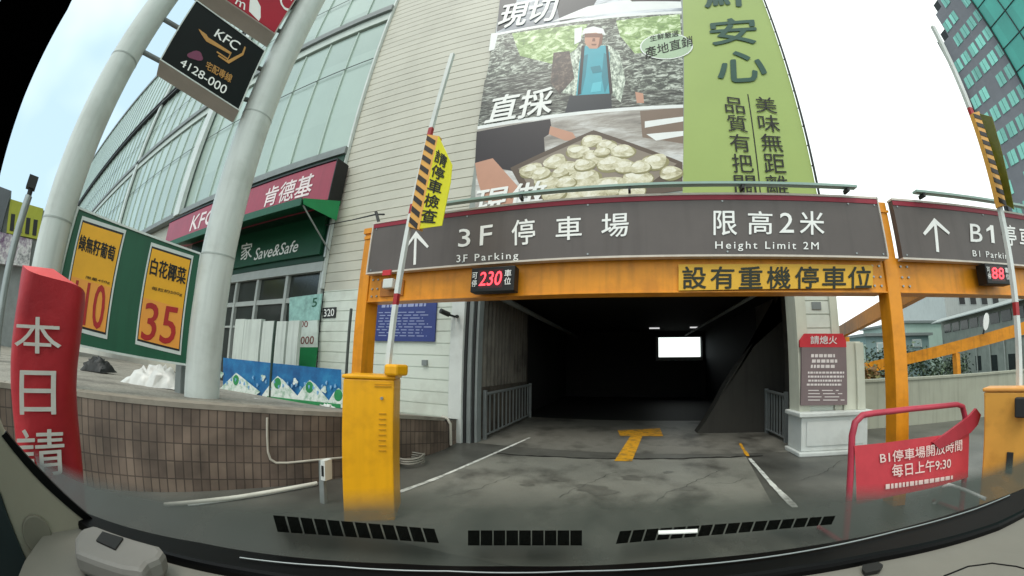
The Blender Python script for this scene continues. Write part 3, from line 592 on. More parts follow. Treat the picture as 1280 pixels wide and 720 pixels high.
for ch, q in (('B', ((1212, 280), (1226, 281), (1228, 303), (1213, 302))), ('1', ((1237, 281.5), (1241, 282), (1243, 304), (1239, 303.5))), ('停', ((1251, 281), (1268, 282), (1271, 308), (1253, 306))), ('車', ((1273, 284), (1290, 285), (1292, 311), (1275, 309)))):
    glyphs(FG, ch, G(*q), .004, b, 0, .018)
b.plate(FG, G((1238, 282), (1238.5, 287), (1233, 289.5), (1232.6, 286.5)), 0, .0043); glyphs(FG, 'B1 Parking', G((1215, 313), (1264, 317), (1265, 327), (1216, 323)), .004, b, 0, .012, 0, 0, 1.2)
build_letters('lettering', b, M_letter, gan)
# lamps on top of the signs
def sign_lamp(label, x0, x1, z0, z1, y):
    t = thing('sign_lamp', ((x0+x1)/2, y, 3.03), label, 'lamp', 'tube lamps on the gantry')
    b = MB(); b.box(x0, x1, y-.03, y+.03, 3.075, 3.10); build('lamp_tube', b, mat('lamp_green_grey', '#8fa89e', .4, .1, 4), t)
    b = MB(); k = max(2, int((x1-x0)/.9))
    for i in range(k): x = x0+.1+(x1-x0-.2)*i/(k-1); b.box(x-.012, x+.012, y-.025, y+.05, 3.031, 3.073)
    build_each('bracket', b, M_dark, t)
sign_lamp('long greenish lamp rail above the main grey sign', -2.25, 2.27, 0, 0, GY-.14)
sign_lamp('shorter greenish lamp rail above the right hand sign near the striped sleeve', 2.98, 5.2, 0, 0, GY-.14)
cb = MB(); pts = [onY(p, y) for p, y in (((404, 282), 5.0), ((440, 275), 4.4), ((470, 268), 3.2), ((480, 268), 2.9))]; cb.tube(pts, .012, 6)
cb.tube([onY((470, 265), 2.95), onY((475, 283), 2.93)], .02, 6)
tag(build('power_cable', cb, M_dark), 'dark power cable running from the siding to the gantry top', 'cable')
# LED displays
def led(label, quad, num):
    c = FG.at(quad[0]); t = thing('led_display', FG.pt(*FG.at(quad[3])), label, 'display')
    F = FG.up(-.02); qq = [F.at(p) for p in quad]
    u0, u1, v0, v1 = (qq[0][0]+qq[3][0])/2, (qq[1][0]+qq[2][0])/2, (qq[2][1]+qq[3][1])/2, (qq[0][1]+qq[1][1])/2
    b = MB(); b.rect(F, u0, u1, v0, v1, -.02, .1); build('housing', b, M_black, t, .006)
    w, h = u1-u0, v1-v0; b = MB(); glyphs(F, num, qb(u0+w*.20, u0+w*.72, v0+h*.24, v0+h*.80), .104, b, 0, .01, .15); build('red_digits', b, emis('led_red', (1, .05, .07), 1.6), t)
    b = MB(); b.rect(F, u0+w*.18, u0+w*.74, v0+h*.14, v0+h*.88, .1005, .1015); build('screen', b, mat('led_window', '#3d0508', .3), t)
    b = MB(); column_text(F, '可停', qb(u0+w*.03, u0+w*.15, v0+h*.2, v0+h*.82), .104, b, 0, .02); column_text(F, '車位', qb(u0+w*.78, u0+w*.93, v0+h*.22, v0+h*.85), .104, b, 0, .02); build_letters('lettering', b, M_letter, t)
led('lit red 230 counter display hanging on the orange beam', ((594, 338), (648, 336), (647, 366), (595, 368)), '230')
led('red counter display on the beam beside the right barrier arm', ((1223, 332), (1253, 334), (1253, 358), (1223, 357)), '88')
nb = thing('beam_banner', FG.pt(*FG.at((980, 362))), 'yellow strip with bold black characters fixed on the orange beam', 'banner')
F7 = Frame((0, GY+.0, 0), (1, 0, 0)); b = MB(); b.plate(F7, F7.quad((848, 331), (1090, 332), (1090, 360.5), (848, 363.5)), 0, .012); build('strip', b, mat('banner_yellow', '#d8a62c', .45, .08, 3), nb)
b = MB(); xs = [853, 888, 923, 958, 993, 1027, 1059]
for ch, x in zip('設有重機停車位', xs): glyphs(F7, ch, F7.quad((x, 334), (x+29, 334), (x+29, 361), (x, 361.5)), .016, b, 0, .03)
build_letters('lettering', b, mat('olive_black', '#1c2212', .5), nb)
# small hanging lamp at the left end of the beam
b = MB(); b.box(-2.72, -2.58, GY-.1, GY-.02, 2.19, 2.3); tag(build('beam_lamp', b, M_white, None, .01), 'small white box hanging at the left end of the orange beam', 'lamp')
b = MB(); b.box(-2.74, -2.62, GY-.1, GY-.082, 2.34, 2.40); tag(build('red_reflector', b, M_red), 'small red reflector below the left end of the grey sign', 'reflector')

# ------------------------------------------------------------------ barrier gates
M_stripe_y = mat('sleeve_yellow', '#d9a04a', .5, .1, 6); M_stripe_k = mat('sleeve_black', '#231a14', .5, .1, 6)
def stripe_band(fr, u0, u1, v0, v1, d, mb, n):
    h = (v1-v0)/n
    for i in range(n):
        a = v0+i*h; mb.plate(fr, [(u0, a+h*.55), (u1, a+.0*h), (u1, a+.5*h), (u0, a+h*1.05)], d-.004, d, 1)
# left
t = thing('barrier_gate', (-2.13, 2.3, 0), 'yellow orange barrier cabinet with raised striped arm on the left of the lane', 'barrier')
def cabinet(t, pl, pr, zt, dep, m, ml):
    """pl, pr: lower front corners on the ground"""
    fc = Frame((pl.x, pl.y, 0), pr-pl); w = (pr-pl).length
    b = MB(); b.rect(fc, 0, w, 0, zt-.037, -dep, 0); build('cabinet', b, m, t, .012)
    b = MB(); b.rect(fc, -.01, w+.01, zt-.034, zt, -dep-.01, .01); build('lid', b, ml, t, .012)
    return fc, w
GP = lambda px, dist: Vector((ray(px).x, ray(px).y, 0)).normalized()*dist
fc, w = cabinet(t, GP((427, 560), 3.10), GP((491.5, 560), 3.0), 1.262, .36, M_box, M_box)
b = MB(); b.rect(fc, w*.62, w*.95, 1.165, 1.172, .001, .008, 0); b.rect(fc, w*.62, w*.95, 1.185, 1.188, .001, .006, 0); kq = fc.pt(w*.77, 1.07, .0); b.tube([kq, kq+fc.n*.014], .013, 10, 1)
for i in range(8): b.rect(fc, w*.72, w*.86, .62+i*.045, .628+i*.045, .001, .007, 0)
build_each('vent_slot_or_reflection', b, [mat('slot_shadow', '#b88410', .6), M_steel], t)
b = MB(); b.box(-2.02, -1.88, 2.2, 2.36, 1.264, 1.36); build('arm_hub', b, M_box, t, .02)
AL0, AL1 = onY((483, 462), 2.25), onY((565, 66), 2.25)
def arm(t, p0, p1, w):
    d = (p1-p0); b = MB(); N = 12
    for i in range(N):
        a, c = p0+d*(i/N), p0+d*((i+1)/N); b.add([], [])
        mi = 1 if i in (2, 5, 8) else 0
        e = .35 if mi else 1
        q0, q1 = a, a+(c-a)*e
        b.prism([q0+Vector((-w/2, 0, 0)), q0+Vector((w/2, 0, 0)), q1+Vector((w/2, 0, 0)), q1+Vector((-w/2, 0, 0))], (0, .035, 0), mi)
        if mi: b.prism([q1+Vector((-w/2, 0, 0)), q1+Vector((w/2, 0, 0)), c+Vector((w/2, 0, 0)), c+Vector((-w/2, 0, 0))], (0, .035, 0), 0)
    build('arm', b, [M_white, mat('arm_red', '#a02a30', .5)], t)
arm(t, AL0, AL1, .042)
# striped sleeve on the arm
F8 = Frame((0, 2.235, 0), (1, 0, 0)); b = MB(); sl = F8.quad((534, 168), (549, 170), (524, 287), (510, 283)); b.plate(F8, sl, -.05, 0, 0)
L2 = lambda a, c, k: (a[0]+(c[0]-a[0])*k, a[1]+(c[1]-a[1])*k)
for i in range(9):
    k = (i+.1)/9; kk = .055; a0, a1 = L2(sl[0], sl[3], k), L2(sl[0], sl[3], k+kk); c0, c1 = L2(sl[1], sl[2], k+.06), L2(sl[1], sl[2], k+.06+kk)
    a0, a1, c0, c1 = L2(a0, c0, .04), L2(a1, c1, .04), L2(a0, c0, .8), L2(a1, c1, .8)
    b.plate(F8, [a0, c0, c1, a1], 0, .004, 1)
build('striped_sleeve', b, [M_stripe_y, M_stripe_k], t)
fl = thing('warning_flag', onY((535, 285), 2.22), 'yellow vertical flag with black characters hanging on the left barrier arm', 'flag')
F9 = Frame((0, 2.23, 0), (1, -.35, 0)); F9.o = onY((535, 230), 2.23)
b = MB(); b.plate(F9, F9.quad((548, 170), (565, 206), (563, 228), (552, 282), (524, 286)), -.006, 0, 0); build('cloth', b, mat('flag_yellow', '#d8d21e', .5, .12, 3), fl)
b = MB(); column_text(F9, '請停車檢查', F9.quad((547, 185), (560, 196), (545, 280), (525, 279))[:], .004, b, 0, .03); build_letters('lettering', b, M_blackletter, fl)
# right
t = thing('barrier_gate', (3.4, 2.6, 0), 'orange barrier cabinet with raised arm at the right edge beside the red barricade', 'barrier')
fc, w = cabinet(t, GP((1229, 560), 4.0), GP((1284, 560), 3.95), 1.135, .3, mat('faded_orange_paint', '#e3a548', .45, .08, 3, dirt='#9c6a2a', dirt_amt=.3, dirt_scale=4), mat('pale_orange', '#e2a052', .45))
b = MB(); b.rect(fc, w*.72, w*.98, .9, 1.06, .001, .1); build('arm_hub', b, M_dark, t, .01)
b = MB(); b.rect(fc, w*.55, w*.7, .42, .6, .001, .012); build('lock_plate', b, M_dark, t, .004)
arm(t, onY((1276, 492), 2.38), onY((1167, 32), 2.38), .05)
b = MB(); F10 = Frame((0, 2.36, 0), (1, 0, 0)); sl = F10.quad((1216, 141), (1224, 139), (1258, 256), (1250, 258)); b.plate(F10, sl, -.05, 0, 0)
for i in range(10):
    k = (i+.1)/10; kk = .05; a0, a1 = L2(sl[0], sl[3], k), L2(sl[0], sl[3], k+kk); c0, c1 = L2(sl[1], sl[2], k+.05), L2(sl[1], sl[2], k+.05+kk)
    b.plate(F10, [a0, c0, c1, a1], 0, .004, 1)
build('striped_sleeve', b, [M_stripe_y, M_stripe_k], t)
b = MB(); F11 = Frame(F10.pt(*F10.at((1240, 200))), (.45, .9, 0)); b.plate(F11, F11.quad((1225, 142), (1240, 146), (1268, 262), (1259, 256)), -.006, 0); tag(build('warning_flag', b, mat('flag_olive', '#6a6a14', .5, .3, 6)), 'narrow dark yellow flag seen edge on along the right barrier arm', 'flag')

# ------------------------------------------------------------------ notice panel on the right column
nt_ = thing('rules_board', onY((1030, 508), 4.93), 'grey notice board with red header on the white column right of the entrance', 'notice')
F12 = Frame((0, 4.9, 0), (1, 0, 0)); Q = lambda *p: F12.quad(*p)
b = MB(); b.plate(F12, Q((1002, 434), (1057.5, 434), (1059, 506), (1001, 507)), -.03, 0); build('panel', b, mat('notice_grey', '#7a6b6c', .5, .1, 3), nt_)
b = MB(); u = Q((1000, 434), (1058, 434), (1057, 417), (1002, 417)); b.plate(F12, [u[0], u[1], (u[1][0], u[1][1]+.1), (u[2][0]-.05, u[2][1]), (u[3][0]+.05, u[3][1]), (u[0][0], u[0][1]+.1)], -.03, .002); build('header', b, M_red, nt_)
b = MB(); glyphs(F12, '請熄火', Q((1013, 420), (1046, 420), (1046, 430), (1013, 430)), .006, b, 0, .03); bars(F12, Q((1014, 442), (1048, 442), (1049, 462), (1012, 462)), .004, b, 3, 0, .6, 7); bars(F12, Q((1009, 464), (1056, 464), (1056, 484), (1008, 484)), .004, b, 4, 0, .5, 14); bars(F12, Q((1010, 487), (1056, 487), (1057, 503), (1009, 503)), .004, b, 4, 0, .3, 3); build('small_print', b, mat('notice_print_white', '#ded6d4', .5), nt_)

# ------------------------------------------------------------------ railings inside the entrance
def railing(label, x, y0, y1, n, base=None):
    t = thing('handrail', (x, (y0+y1)/2, 0), label, 'railing')
    b = MB(); b.tube([(x, y0, .83), (x, y1, .86)], .03, 8); b.tube([(x, y0, .08), (x, y1, .08)], .02, 8); build_each('rail', b, M_steel, t)
    b = MB(); b.box(x-.03, x+.03, y0-.03, y0+.03, .005, .9); b.box(x-.03, x+.03, y1-.03, y1+.03, .005, .9); build_each('end_post', b, M_steel, t)
    b = MB()
    for i in range(1, n): y = y0+(y1-y0)*i/n; b.box(x-.012, x+.012, y-.014, y+.014, .09, .83)
    build_each('baluster', b, M_steel, t)
railing('pale metal railing along the left wall inside the dark entrance', -2.6, 5.42, 8.1, 13)
railing('pale metal railing along the right wall inside the dark entrance', 2.76, 5.75, 6.62, 7)

# ------------------------------------------------------------------ red barricade
FR = Frame(onZ((1068, 520), 1.0), onZ((1200, 505), 1.0)-onZ((1068, 520), 1.0)); R_ = lambda *p: FR.quad(*p)
t = thing('barricade', FR.pt(.6, -1.0), 'red tubular barricade carrying a red printed cloth', 'barricade')
P3 = lambda p, d=0: FR.pt(*FR.at(p), d)
lp = [FR.pt(FR.at((1064, 560))[0], -1.0), P3((1064, 570)), P3((1065, 545)), P3((1069, 528)), P3((1078, 519)), P3((1092, 516.5)), P3((1140, 511)), P3((1196, 505.5)), P3((1203, 508)), P3((1206, 520)), P3((1208, 545)), FR.pt(FR.at((1208, 545))[0], -1.0)]
b = MB(); b.tube(lp, .024, 10); l0, l1 = FR.at((1064, 560))[0], FR.at((1208, 545))[0]
for u in (l0, l1): b.tube([FR.pt(u, -.98, -.3), FR.pt(u, -.98, .3)], .022, 8)
build('tube_frame', b, M_darkred, t)
M_cloth = mat('barricade_cloth', '#c23e48', .55, .12, 5)
b = MB(); nU = 14; tlq, trq, brq, blq = R_((1064, 556), (1207, 538), (1207, 596), (1066, 628)); vs = []
for j in range(6):
    for i in range(nU+1):
        a, c = i/nU, j/5; u_ = (tlq[0]*(1-a)+trq[0]*a)*(1-c)+(blq[0]*(1-a)+brq[0]*a)*c; v_ = (tlq[1]*(1-a)+trq[1]*a)*(1-c)+(blq[1]*(1-a)+brq[1]*a)*c
        vs.append(FR.pt(u_, v_, .03+.006*math.sin(a*9+c*2)))
b.add(vs, [(j*(nU+1)+i, j*(nU+1)+i+1, (j+1)*(nU+1)+i+1, (j+1)*(nU+1)+i) for j in range(5) for i in range(nU)], 0, True)
b.plate(FR, R_((1160, 552), (1205, 520), (1214, 510), (1220, 518), (1216, 530), (1207, 540), (1168, 560)), .03, .05, 1)
build('printed_cloth', b, [M_cloth, mat('cloth_fold', '#a32f3d', .6, .15, 6)], t)
b = MB(); glyphs(FR, 'B1停車場開放時間', R_((1094, 564), (1197, 548), (1197, 562), (1095, 578)), .042, b, 0, .02); glyphs(FR, '每日上午9:30', R_((1109, 579), (1183, 570), (1183, 584), (1110, 595)), .042, b, 0, .02); bars(FR, R_((1098, 603), (1188, 592), (1188, 597), (1098, 610)), .042, b, 1, 0, .9, 16)
build_letters('lettering', b, mat('cloth_print', '#ecd2cc', .5), t)
b = MB(); pts = [onZ((1166, 630), .02)+Vector((0, 0, 0)), onZ((1173, 626), .05), onD((1180, 609), 3.1), onD((1186, 606), 3.1), onD((1205, 612), 3.1), onD((1232, 624), 3.05)]
b.tube(pts, .014, 8); tag(build('bent_pipe', b, M_letter), 'bent white pipe below the red barricade by the right barrier cabinet', 'pipe')

# ------------------------------------------------------------------ pipes, sensor and hose along the tiled wall
def wallpt(px):  # on the tiled wall, a little proud
    d = ray(px); best = None
    for i in range(len(WB)-1):
        a, c = WB[i], WB[i+1]; e = c-a; den = d.x*e.y-d.y*e.x
        if abs(den) < 1e-9: continue
        tt = (a.x*e.y-a.y*e.x)/den; s = (d.y*a.x-d.x*a.y)/(-den) if abs(den) > 0 else 0
        s = ((d*tt).x-a.x)/e.x if abs(e.x) > abs(e.y) else ((d*tt).y-a.y)/e.y
        if tt > 0 and -.02 <= s <= 1.02 and (best is None or tt < best): best = tt
    return O + d*(best-.035)
b = MB(); b.tube([wallpt(p) for p in ((334, 522), (334, 545), (335, 565), (338, 574), (345, 578.5), (360, 578.5), (395, 575), (428, 572))], .012, 8)
tag(build('wall_conduit', b, M_pipe), 'thin pale conduit bending down and along the brown tiled wall', 'pipe')
b = MB(); pA = onZ((205, 631), .03); pB = onZ((300, 621), .03); pC = onZ((396, 604), .03); b.tube([pA, pB, pC], .022, 8)
tag(build('ground_pipe', b, mat('pipe_white', '#cfcdc2', .5)), 'long white pipe lying at the foot of the tiled wall', 'pipe')
b = MB(); b.tube([onZ((235, 632), .012), onZ((320, 620), .012), onZ((396, 606), .012)], .01, 6); tag(build('ground_cable', b, M_white), 'thin white cable beside the ground pipe', 'cable')
t = thing('sensor_post', onZ((403, 630), 0), 'short grey post with a small white sensor box left of the barrier cabinet', 'sensor')
q0 = onZ((403, 630), 0); b = MB(); b.box(q0.x-.035, q0.x+.03, q0.y, q0.y+.04, 0, .42); build('post', b, M_grey, t, .004)
b = MB(); b.box(q0.x+.03, q0.x+.09, q0.y-.03, q0.y+.05, .25, .44, 0); b.box(q0.x+.045, q0.x+.075, q0.y-.034, q0.y-.031, .29, .39, 1); build('sensor_box', b, [M_white, M_black], t)
b = MB(); c0 = onZ((514, 578), .03); pts = []
for i in range(60): a = i*.33; rr = .15+.008*math.sin(i*1.7); pts.append(c0+Vector((rr*1.1*math.cos(a), rr*1.3*math.sin(a), .01+.0016*i+.006*math.sin(i))))
b.tube(pts, .012, 6); tag(build('garden_hose', b, mat('hose_grey', '#8f8a80', .5)), 'small coil of grey hose on the dark ground by the tiled wall', 'hose')
b = MB(); b.tube([onY((552, 521), 4.6), onY((559, 523), 4.6), onY((563, 530), 4.62), onY((563.5, 556), 4.7)], .025, 8); tag(build('drain_pipe', b, M_pipe), 'white drain pipe at the corner of the tiled wall and the entrance column', 'pipe')

# ------------------------------------------------------------------ pole sign with price board
P2 = onD((260, 400), 5.36); P1 = onD((82, 240), 5.5); P2.z = .72; P1.z = .85
pyl = thing('pole_sign', (P2+P1)/2, 'tall twin pole sign with a dark delivery sign box and a red one above', 'sign')
for p in (P1, P2): b = MB(); b.tube([p, Vector((p.x, p.y, 9.5))], .197, 32); build('pole', b, M_pole, pyl)
b = MB(); b.tube([P2, P2+Vector((0, 0, .05))], .26, 28); build('foot', b, M_white, pyl)
for p in (P1, P2):
    for zz in (2.55, 4.6): b = MB(); b.tube([Vector((p.x, p.y, zz)), Vector((p.x, p.y, zz+.02))], .2005, 32); build('weld_seam', b, mat('weld_grey', '#a3aaa6', .5, .2, 8), pyl)
ud = Vector((P2.x-P1.x, P2.y-P1.y, 0)); FK = Frame((P1.x, P1.y, 0), ud); FKf = FK.up(.2)
k = [FKf.at(p) for p in ((245, 0), (332, 64), (299, 139), (199.5, 75))]
u0, u1 = (k[0][0]+k[3][0])/2, (k[1][0]+k[2][0])/2; v0, v1 = (k[2][1]+k[3][1])/2, (k[0][1]+k[1][1])/2
b = MB(); b.plate(FKf, k, -.36, 0); build('sign_box', b, mat('sign_case', '#b8aea6', .5, .1, 3), pyl, .01)
kc = (sum(p[0] for p in k)/4, sum(p[1] for p in k)/4); ki = [(p[0]+(kc[0]-p[0])*.03, p[1]+(kc[1]-p[1])*.03) for p in k]
b = MB(); b.plate(FKf, ki, .001, .006); build('sign_face', b, mat('sign_face_black', '#07100f', .5, .3, 2, spec=.12), pyl)
b = MB()
for i in range(4): j = (i+1) % 4; b.plate(FKf, [k[i], k[j], ki[j], ki[i]], .0005, .012)
build('face_frame', b, M_pole, pyl)
c45 = lambda *p: [FKf.at((160+x/4.5, y/4.5)) for x, y in p]
b = MB(); glyphs(FKf, 'KFC', c45((502, 162), (634, 246), (610, 292), (482, 205)), .012, b, 0, .03, .1); glyphs(FKf, '4128-000', c45((306, 330), (562, 490), (540, 535), (288, 368)), .012, b, 0, .02)
b.plate(FKf, c45((395, 163), (440, 195), (450, 212), (578, 295), (575, 308), (440, 235), (410, 192)), .006, .009, 1); b.plate(FKf, c45((575, 300), (584, 296), (560, 342), (640, 300), (655, 262), (662, 268), (648, 312), (566, 360), (505, 318), (508, 310), (555, 340)), .006, .010, 1); b.plate(FKf, c45((500, 290), (560, 330), (556, 336), (497, 297)), .006, .011, 1)
b.ell(FKf, *c45((380, 315))[0], .10, .07, .006, .009, 2, 16, .3, .15)
glyphs(FKf, '宅配專線', c45((446, 345), (590, 425), (574, 470), (432, 388)), .012, b, 1, .02)
build_letters('lettering', b, [M_letter, mat('sign_orange', '#b9863c', .5), mat('sign_magenta', '#6e2348', .5)], pyl)
k2 = [FKf.at(p) for p in ((344, 43), (250, -20))]; vb = k2[0][1]; up_ = [k2[1], k2[0], (k2[0][0]+.03, k2[0][1]+1.2), (k2[1][0]-.2, k2[1][1]+1.2)]
b = MB(); b.plate(FKf, up_, -.36, 0); build('sign_box', b, mat('sign_case', '#8f867f'), pyl, .01)
b = MB(); uc = (sum(p[0] for p in up_)/4, sum(p[1] for p in up_)/4); b.plate(FKf, [(p[0]+(uc[0]-p[0])*.03, p[1]+(uc[1]-p[1])*.03) for p in up_], .001, .006); build('sign_face', b, mat('sign_face_red', '#a3122a', .4, .1, 2, spec=.2), pyl)
b = MB(); b.plate(FKf, c45((685, 0), (725, 0), (745, 40), (745, 100), (735, 120), (680, 65)), .006, .009); glyphs(FKf, 'C', c45((865, -40), (925, -10), (895, 70), (845, 20)), .009, b, 0, .02); glyphs(FKf, 'm', c45((612, 0), (660, 20), (655, 60), (600, 22)), .009, b, 0, .02)
build_letters('lettering', b, M_letter, pyl)
b = MB()
for zz in (v0+.25, v1-.25, vb+.3):
    b.tube([FK.pt(.15, zz), FK.pt(u0+.02, zz, -.05)], .035, 10); b.tube([FK.pt(u1-.02, zz, -.05), FK.pt(ud.length-.15, zz)], .035, 10)
build_each('bracket', b, M_grey, pyl)
# price board between the poles
PB = FK.up(-.02); pbq = PB.quad((97, 258), (253, 317), (238, 458), (62, 424))
t = thing('price_board', PB.pt(*pbq[3]), 'dark green price board with a pale frame between the two white poles', 'board')
b = MB(); b.plate(PB, pbq, -.05, 0); build('panel', b, M_green_sign, t)
b = MB(); inn = [L2(p, ((pbq[0][0]+pbq[2][0])/2, (pbq[0][1]+pbq[2][1])/2), .035) for p in pbq]
for i in range(4): j = (i+1) % 4; b.plate(PB, [pbq[i], pbq[j], inn[j], inn[i]], -.055, .02)
build('frame', b, M_pole, t)
def poster(label, pts, name, price, q_name, q_price, q_small, small):
    qq = PB.quad(*pts); t = thing('price_poster', PB.pt(*qq[3], .01), label, 'poster')
    cc = (sum(p[0] for p in qq)/4, sum(p[1] for p in qq)/4)
    b = MB(); b.plate(PB, qq, .001, .010, 0); build('border', b, M_pole, t)
    q1 = [L2(p, cc, .07) for p in qq]; b = MB(); b.plate(PB, q1, .010, .012, 0); build('black_edge', b, M_black, t)
    q2 = [L2(p, cc, .11) for p in qq]; b = MB(); b.plate(PB, q2, .012, .014, 0); q3 = [L2(q2[0], q2[3], .55), L2(q2[1], q2[2], .55), q2[2], q2[3]]; b.plate(PB, q3, .012, .0145, 1)
    build('sheet', b, [mat('poster_yellow', '#e8a91e', .5, .1, 2), mat('poster_amber', '#e89a3c', .5, .1, 2)], t)
    b = MB(); glyphs(PB, name, PB.quad(*q_name), .018, b, 0, .035); glyphs(PB, price, PB.quad(*q_price), .018, b, 1, .02); glyphs(PB, small, PB.quad(*q_small), .018, b, 0, .005)
    build_letters('lettering', b, [M_blackletter, mat('price_red', '#a91f1c', .5)], t)
poster('yellow price poster with red 110 beside the red cloth sign', ((103, 270), (158, 288), (134, 424), (78, 409)), '綠無籽葡萄', '110', ((101, 293), (145, 309), (142, 327), (98, 312)), ((96, 350), (134, 358), (128, 413), (88, 402)), ((108, 345), (138, 352), (137, 356), (107, 349)), '限量450g')
poster('yellow price poster with red 35 beside the wide white pole', ((189, 303), (242, 320), (226, 444), (169, 430)), '白花椰菜', '35', ((190, 322), (233, 336), (231, 356), (187, 343)), ((183, 378), (224, 385), (217, 431), (176, 424)), ((190, 358), (228, 366), (227, 371), (189, 363)), '每粒約500g')

# ------------------------------------------------------------------ red cloth sign in the left foreground
FSd = Frame((-2.5, 0, 0), (0, 1, 0)); ql = FSd.at((14, 480))[0]; qr = FSd.at((102, 480))[0]; zt = FSd.at((95, 354))[1]
t = thing('cloth_sign', (-2.75, (ql+qr)/2, 0), 'red cloth sleeve sign with white taped characters at the left edge', 'sign')
cu_, hw, hd = (ql+qr)/2, (qr-ql)/2, .22; b = MB(); rings = []; NS = 36; NR = 16
for j in range(NR+1):
    z = .02 + (zt-.02)*j/NR; rg = []
    for i in range(NS):
        a = 2*math.pi*i/NS; ca, sa = math.cos(a), math.sin(a); e = .55
        x = -2.5-hd + hd*math.copysign(abs(sa)**e, sa) + .008*math.sin(5*a+z*6); y = cu_ + hw*math.copysign(abs(ca)**e, ca) + .008*math.sin(z*9+a*2)
        rg.append(Vector((x, y, z + ((.02*math.sin(a*2) - .05*ca) if j == NR else 0))))
    rings.append(rg)
b.add([p for r_ in rings for p in r_], [(j*NS+i, j*NS+(i+1) % NS, (j+1)*NS+(i+1) % NS, (j+1)*NS+i) for j in range(NR) for i in range(NS)], 0, True)
build('sleeve', b, mat('red_cloth', '#ad2830', .5, .22, 2.2, spec=.3, dirt='#7d1c28', dirt_amt=.5, dirt_scale=1.6, bump=.8), t)
b = MB(); cen = Vector((-2.5-hd, cu_, zt+.07)); b.add(rings[-1] + [cen], [(i, (i+1) % NS, NS) for i in range(NS)], 0, True); build('top_cover', b, mat('light_red_cloth', '#d84a4a', .55, .1, 3), t)
FSl = FSd.up(.012); b = MB()
glyphs(FSl, '本', FSl.quad((20, 395), (76, 398), (77, 443), (18, 440)), 0, b, 0, .012); glyphs(FSl, '日', FSl.quad((25, 463), (70, 464), (70, 518), (25, 518)), 0, b, 0, .012); glyphs(FSl, '請', FSl.quad((21, 537), (80, 536), (82, 592), (24, 598)), 0, b, 0, .012)
build_letters('taped_character', b, mat('tape_white', '#d8d2cc', .6, .1, 10), t)

# ------------------------------------------------------------------ tarp, boards and litter on the pavement
T0, T1 = onZ((281, 494), .62), onZ((427, 512), .62); FT = Frame(T0, T1-T0); TQ = lambda *p: FT.quad(*p)
t = thing('printed_tarp', FT.pt(1.4, 0), 'blue printed tarpaulin with white mountain shapes along the pavement', 'tarpaulin')
b = MB(); tq = TQ((279, 447), (426, 462), (427, 511), (279, 493)); N = 30; vs = []
for j in range(5):
    for i in range(N+1):
        a, c = i/N, j/4; p = L2(L2(tq[0], tq[1], a), L2(tq[3], tq[2], a), c); vs.append(FT.pt(p[0], p[1], .012*math.sin(a*17)))
b.add(vs, [(j*(N+1)+i, j*(N+1)+i+1, (j+1)*(N+1)+i+1, (j+1)*(N+1)+i) for j in range(4) for i in range(N)], 0, True)
build('sheet', b, photo('tarp_blue', [(.35, '#0d4f86'), (.55, '#1b6ea6'), (.68, '#2f86b5')], 3), t)
b = MB(); dk = .016
for px, wd in (((296, 466), 30), ((348, 470), 26), ((388, 475), 24), ((424, 485), 18)):
    x, y = px; yb = 494 + (x-281)*.12; b.plate(FT, TQ((x, y), (x+7, y+5), (x+wd, yb-6), (x+wd*.8, yb-1), (x-wd*.6, yb-2), (x-wd*.75, yb-8), (x-6, y+6)), .012, dk); dk += .001
    c = FT.at((x, y+9)); b.ell(FT, c[0], c[1], .08, .09, .012, dk+.002, 1, 14); b.ell(FT, *FT.at((x-18, y+2)), .05, .05, .012, dk+.001, 0, 12, 0, .3)
b.plate(FT, TQ((280, 488), (330, 495), (330, 499), (280, 493)), .012, dk, 1); b.plate(FT, TQ((335, 495), (427, 505), (427, 510), (335, 500)), .012, dk, 1)
for i in range(26):
    x = 285+i*5.4; c = FT.at((x, 468+random.uniform(0, 14)+(x-281)*.08)); b.ell(FT, c[0], c[1], .02, .03, .012, dk+.003, 2, 8, 0, .3)
build('print', b, [photo('tarp_white', [(.35, '#8fb39a'), (.5, '#d9e2da'), (.65, '#f0f2ee')], 9), mat('tarp_green', '#2f8a52', .5, .3, 8), mat('tarp_pale_blue', '#7aa9d0', .5)], t)
for lab, px0, px1, m in (('dark green post standing behind the blue tarpaulin', (336, 400), (333, 502), mat('post_green', '#31443a', .5)), ('thin dark post at the right end of the blue tarpaulin', (424, 384), (427, 510), mat('post_dark', '#4a4f4b', .5))):
    q = onZ(px1, .62); r_ = ray(px0); h = EYE + r_.z/math.hypot(r_.x, r_.y)*math.hypot(q.x, q.y); q += Vector((.02, .05, 0)); b = MB(); b.tube([q, Vector((q.x, q.y, h))], .022, 8); tag(build('fence_post', b, m), lab, 'post')
b = MB(); 
for i, (x0, x1) in enumerate(((288, 300), (301, 322), (323, 337), (338, 354), (355, 369))):
    q0, q1 = onY((x0, 470), 4.35), onY((x1, 470), 4.35); zt_ = onY((x0, 399+i*.8), 4.35).z
    b.box(q0.x+.008, q1.x-.008, 4.35-.02*(i % 2), 4.42, .45, zt_+random.uniform(-.02, .02))
tag(build('board_screen', b, mat('board_white', '#c0c7c0', .55, .1, 2, streak=.35)), 'screen of upright white boards behind the blue tarpaulin', 'boards')
